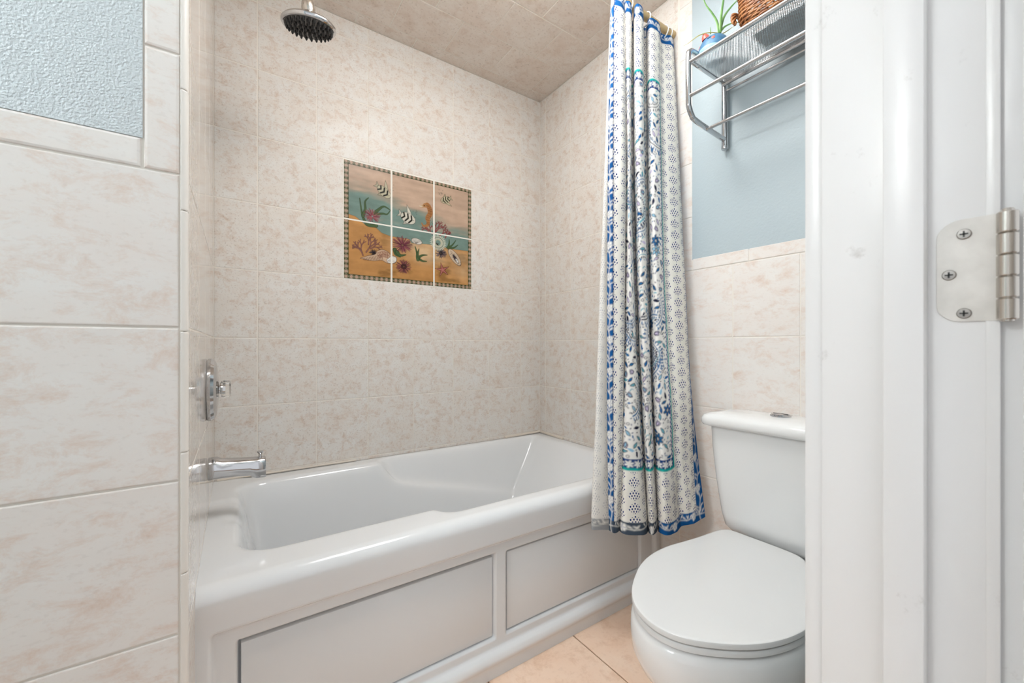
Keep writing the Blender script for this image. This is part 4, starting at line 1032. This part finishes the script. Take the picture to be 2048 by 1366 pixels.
for pxs, w, m, dd in [([(1438, 66), (1434, 44), (1424, 26), (1412, 10), (1405, -10), (1401, -30)], .0046, M['leaf'], .01), ([(1440, 66), (1442, 36), (1446, 6), (1452, -25), (1462, -50)], .0046, M['leaf'], -.01), ([(1440, 66), (1447, 36), (1462, 14), (1480, -4), (1500, -20)], .0040, M['leaf'], .03), ([(1440, 64), (1450, 53), (1466, 46), (1482, 45), (1494, 49)], .0042, M['leaf'], .02), ([(1444, 68), (1454, 62), (1464, 55), (1474, 49)], .0026, M['leaf_dry'], .05), ([(1436, 66), (1420, 65), (1400, 70), (1385, 80), (1376, 87), (1366, 92)], .0030, M['leaf_dry'], -.02), ([(1421, 68), (1421, 60), (1420, 53)], .0018, M['leaf'], .02)]: leaf3(pxs, w, m, dd)

bk = thing('wicker_basket', 'brown woven wicker basket on the wall rack', 'basket', (1.275, .48, TRZ + .0065))
def make_basket():
    x0, x1, y0, y1 = 1.205, 1.352, .27, .615; zb = TRZ + .0065; rng = random.Random(8)
    def path(s_, z, out=0.0, ph=0, amp=.0016, n=120):
        pts = []; r = .045; gx = s_ + out
        a0, a1, c0, c1 = x0 - gx, x1 + gx, y0 - gx * 1.2, y1 + gx * 1.2
        base = []
        for (cx_, cy_, st) in ((a1 - r, c1 - r, 0), (a0 + r, c1 - r, 90), (a0 + r, c0 + r, 180), (a1 - r, c0 + r, 270)):
            for k in range(7): an = math.radians(st + 15 * k); base.append(Vector((cx_ + r * math.cos(an), cy_ + r * math.sin(an), 0)))
        base.append(base[0]); ln = [0]
        for i in range(1, len(base)): ln.append(ln[-1] + (base[i] - base[i - 1]).length)
        for k in range(n + 1):
            d = ln[-1] * k / n; i = max(q for q in range(len(ln)) if ln[q] <= d + 1e-9); i = min(i, len(base) - 2); t = (d - ln[i]) / max(ln[i + 1] - ln[i], 1e-9)
            p = base[i].lerp(base[i + 1], t); c = Vector(((x0 + x1) / 2, (y0 + y1) / 2, 0)); o = (p - c).normalized() * amp * math.sin(k * math.pi / 2.5 + ph)
            pts.append((p.x + o.x, p.y + o.y, z + rng.uniform(-.0006, .0006)))
        return pts
    nrow = 24
    for k in range(nrow):
        z = zb + .004 + k * .0052; b = MB(); b.tube(path(-.028 + .028 * math.sin(min(k / 12, 1) * math.pi / 2), z, 0, (k % 2) * math.pi, .0030), .0029, 6, caps=False); b.build('weaver', M['wicker'], bk, 60)
    for k in range(3):
        b = MB(); pp = path(.002, zb + .004 + nrow * .0052, 0, 0, 0, 140)
        b.tube([(x + .004 * math.cos(i * .5 + k * 2.1), y + .004 * math.cos(i * .5 + k * 2.1), z + .006 * math.sin(i * .5 + k * 2.1)) for i, (x, y, z) in enumerate(pp)], .0032, 6, caps=False); b.build('rim_strand', M['wicker'], bk, 60)
    low = path(-.028, zb + .003, 0, 0, 0, 44); high = path(.0, zb + .13, 0, 0, 0, 44)
    for i in range(44):
        a, c = Vector(low[i]), Vector(high[i]); mid_ = a.lerp(c, .4) + (c - a) * 0; mid_.x = a.x + (c.x - a.x) * .75; mid_.y = a.y + (c.y - a.y) * .75
        b = MB(); b.tube(catmull([a, mid_, c], 5), .0023, 6); b.build('stake', M['wicker'], bk, 60)
    b = MB(); b.box(x0 + .03, x1 - .03, y0 + .035, y1 - .035, zb, zb + .006, .002); b.build('base', M['wicker'], bk, 40)
    # twisted handle on the near end
    for k in range(3):
        pts = []
        for i in range(40):
            t = i / 39; an = math.pi * t; cx_ = (x0 + x1) / 2 - .038 * math.cos(an) - .015; cz = zb + .055 + .05 * math.sin(an); o = .0048; ph = i * .55 + k * 2.1
            pts.append((cx_ + o * math.cos(ph), y1 + .008 + o * math.sin(ph) + .012 * math.sin(an), cz + o * .6 * math.sin(ph)))
        b = MB(); b.tube(pts, .0034, 7); b.build('handle_strand', M['wicker'], bk, 60)
make_basket()

# ------------------------------------------------------------------ door hinge on the jamb
hg = thing('door_hinge', 'pale worn metal door hinge screwed to the white jamb', 'hinge', (JX, .067, 1.125))
def make_hinge():
    zt, zb_ = H + .1115, H + .0205
    y_in, y_out = .0868, .0495; r = .015
    zc = (zt + zb_) / 2; hh = .0445
    zt, zb_ = zc + hh, zc - hh
    out = [(y_out, zb_)]
    for k in range(9): a = -math.pi / 2 + math.pi / 2 * k / 8; out.append((y_in - r + r * math.cos(a), zb_ + r + r * math.sin(a)))
    for k in range(9): a = math.pi / 2 * k / 8; out.append((y_in - r + r * math.cos(a), zt - r + r * math.sin(a)))
    out.append((y_out, zt))
    b = MB(); b.loft([[(JX + .0005, y, z) for y, z in out], [(JX - .0013, y, z) for y, z in out], [(JX - .0017, y - .0004, z) for y, z in out]]); b.build('leaf', M['hinge'], hg, 40)
    kx, ky, kr = JX - .0040, .0455, .0062
    n = 5; h = 2 * hh / n
    for k in range(n):
        b = MB(); b.lathe([(kr - .0008, .0003), (kr, .0011), (kr, h - .0011), (kr - .0008, h - .0003)], (kx, ky, zb_ + k * h), (0, 0, 1), 24); b.build('knuckle', M['nickel'], hg, 40)
    b = MB(); b.lathe([(.0030, -.0015), (.0040, -.001), (.0040, 2 * hh + .001), (.0030, 2 * hh + .0022)], (kx, ky, zb_), (0, 0, 1), 18); b.build('pin', M['nickel'], hg, 40)
    for (px, py) in ((1929, 469), (1899, 551), (1929, 627)):
        d = at(px, py, 1.0) - Vector((0, 0, H)); k = JX / d.x; y, z = d.y * k, H + d.z * k
        b = MB(); b.lathe([(.0046, -.001), (.0046, .0006), (.0040, .0012), (0, .0014)], (JX - .0016, y, z), (-1, 0, 0), 22); sc_ = b.build('screw', M['screw'], hg, 40)
        b = MB(); b.box(JX - .0033, JX - .0028, y - .0026, y + .0026, z - .0006, z + .0006); b.box(JX - .0033, JX - .0028, y - .0006, y + .0006, z - .0026, z + .0026); b.build('cross_slot', M['darkrubber'], sc_)
make_hinge()

# ------------------------------------------------------------------ vanity light and an added fill lamp (both out of view)
vl = thing('vanity_light', 'three-shade vanity light on the end wall, out of view', 'lamp', (-1.5, .44, 2.0))
b = MB(); b.box(-1.499, -1.47, .19, .69, 1.94, 2.04, .004); b.build('back_plate', M['chrome'], vl, 40)
GL = emis('glowing_shade', (1.0, .985, .97), LAMP_STRENGTH)
for y in (.26, .44, .62):
    b = MB(); b.tube([(-1.47, y, 1.99), (-1.43, y, 1.99)], .012, 10); b.build('arm', M['chrome'], vl, 40)
    b = MB(); egg(b, (-1.38, y, 1.97), .055, .055, .06, -1, 1, 20, 10); b.build('shade', GL, vl, 60)
CLX, CLY = .66, .80  # unseen lamp added to brighten the tub alcove, not a known fixture
cl = thing('ceiling_fill_light', 'added round drum fill light under the ceiling, out of view', 'lamp', (CLX, CLY, ZC))
b = MB(); b.lathe([(.30, 0), (.30, .012), (.29, .016)], (CLX, CLY, ZC - .001), (0, 0, -1), 48); b.build('rim', M['white_plastic'], cl, 40)
b = MB(); b.lathe([(.275, .014), (.285, .04), (.28, .075), (.26, .092), (.15, .10), (0, .102)], (CLX, CLY, ZC - .001), (0, 0, -1), 48); b.build('dome', emis('glowing_dome', (1.0, .992, .982), CEIL_FILL), cl, 60)
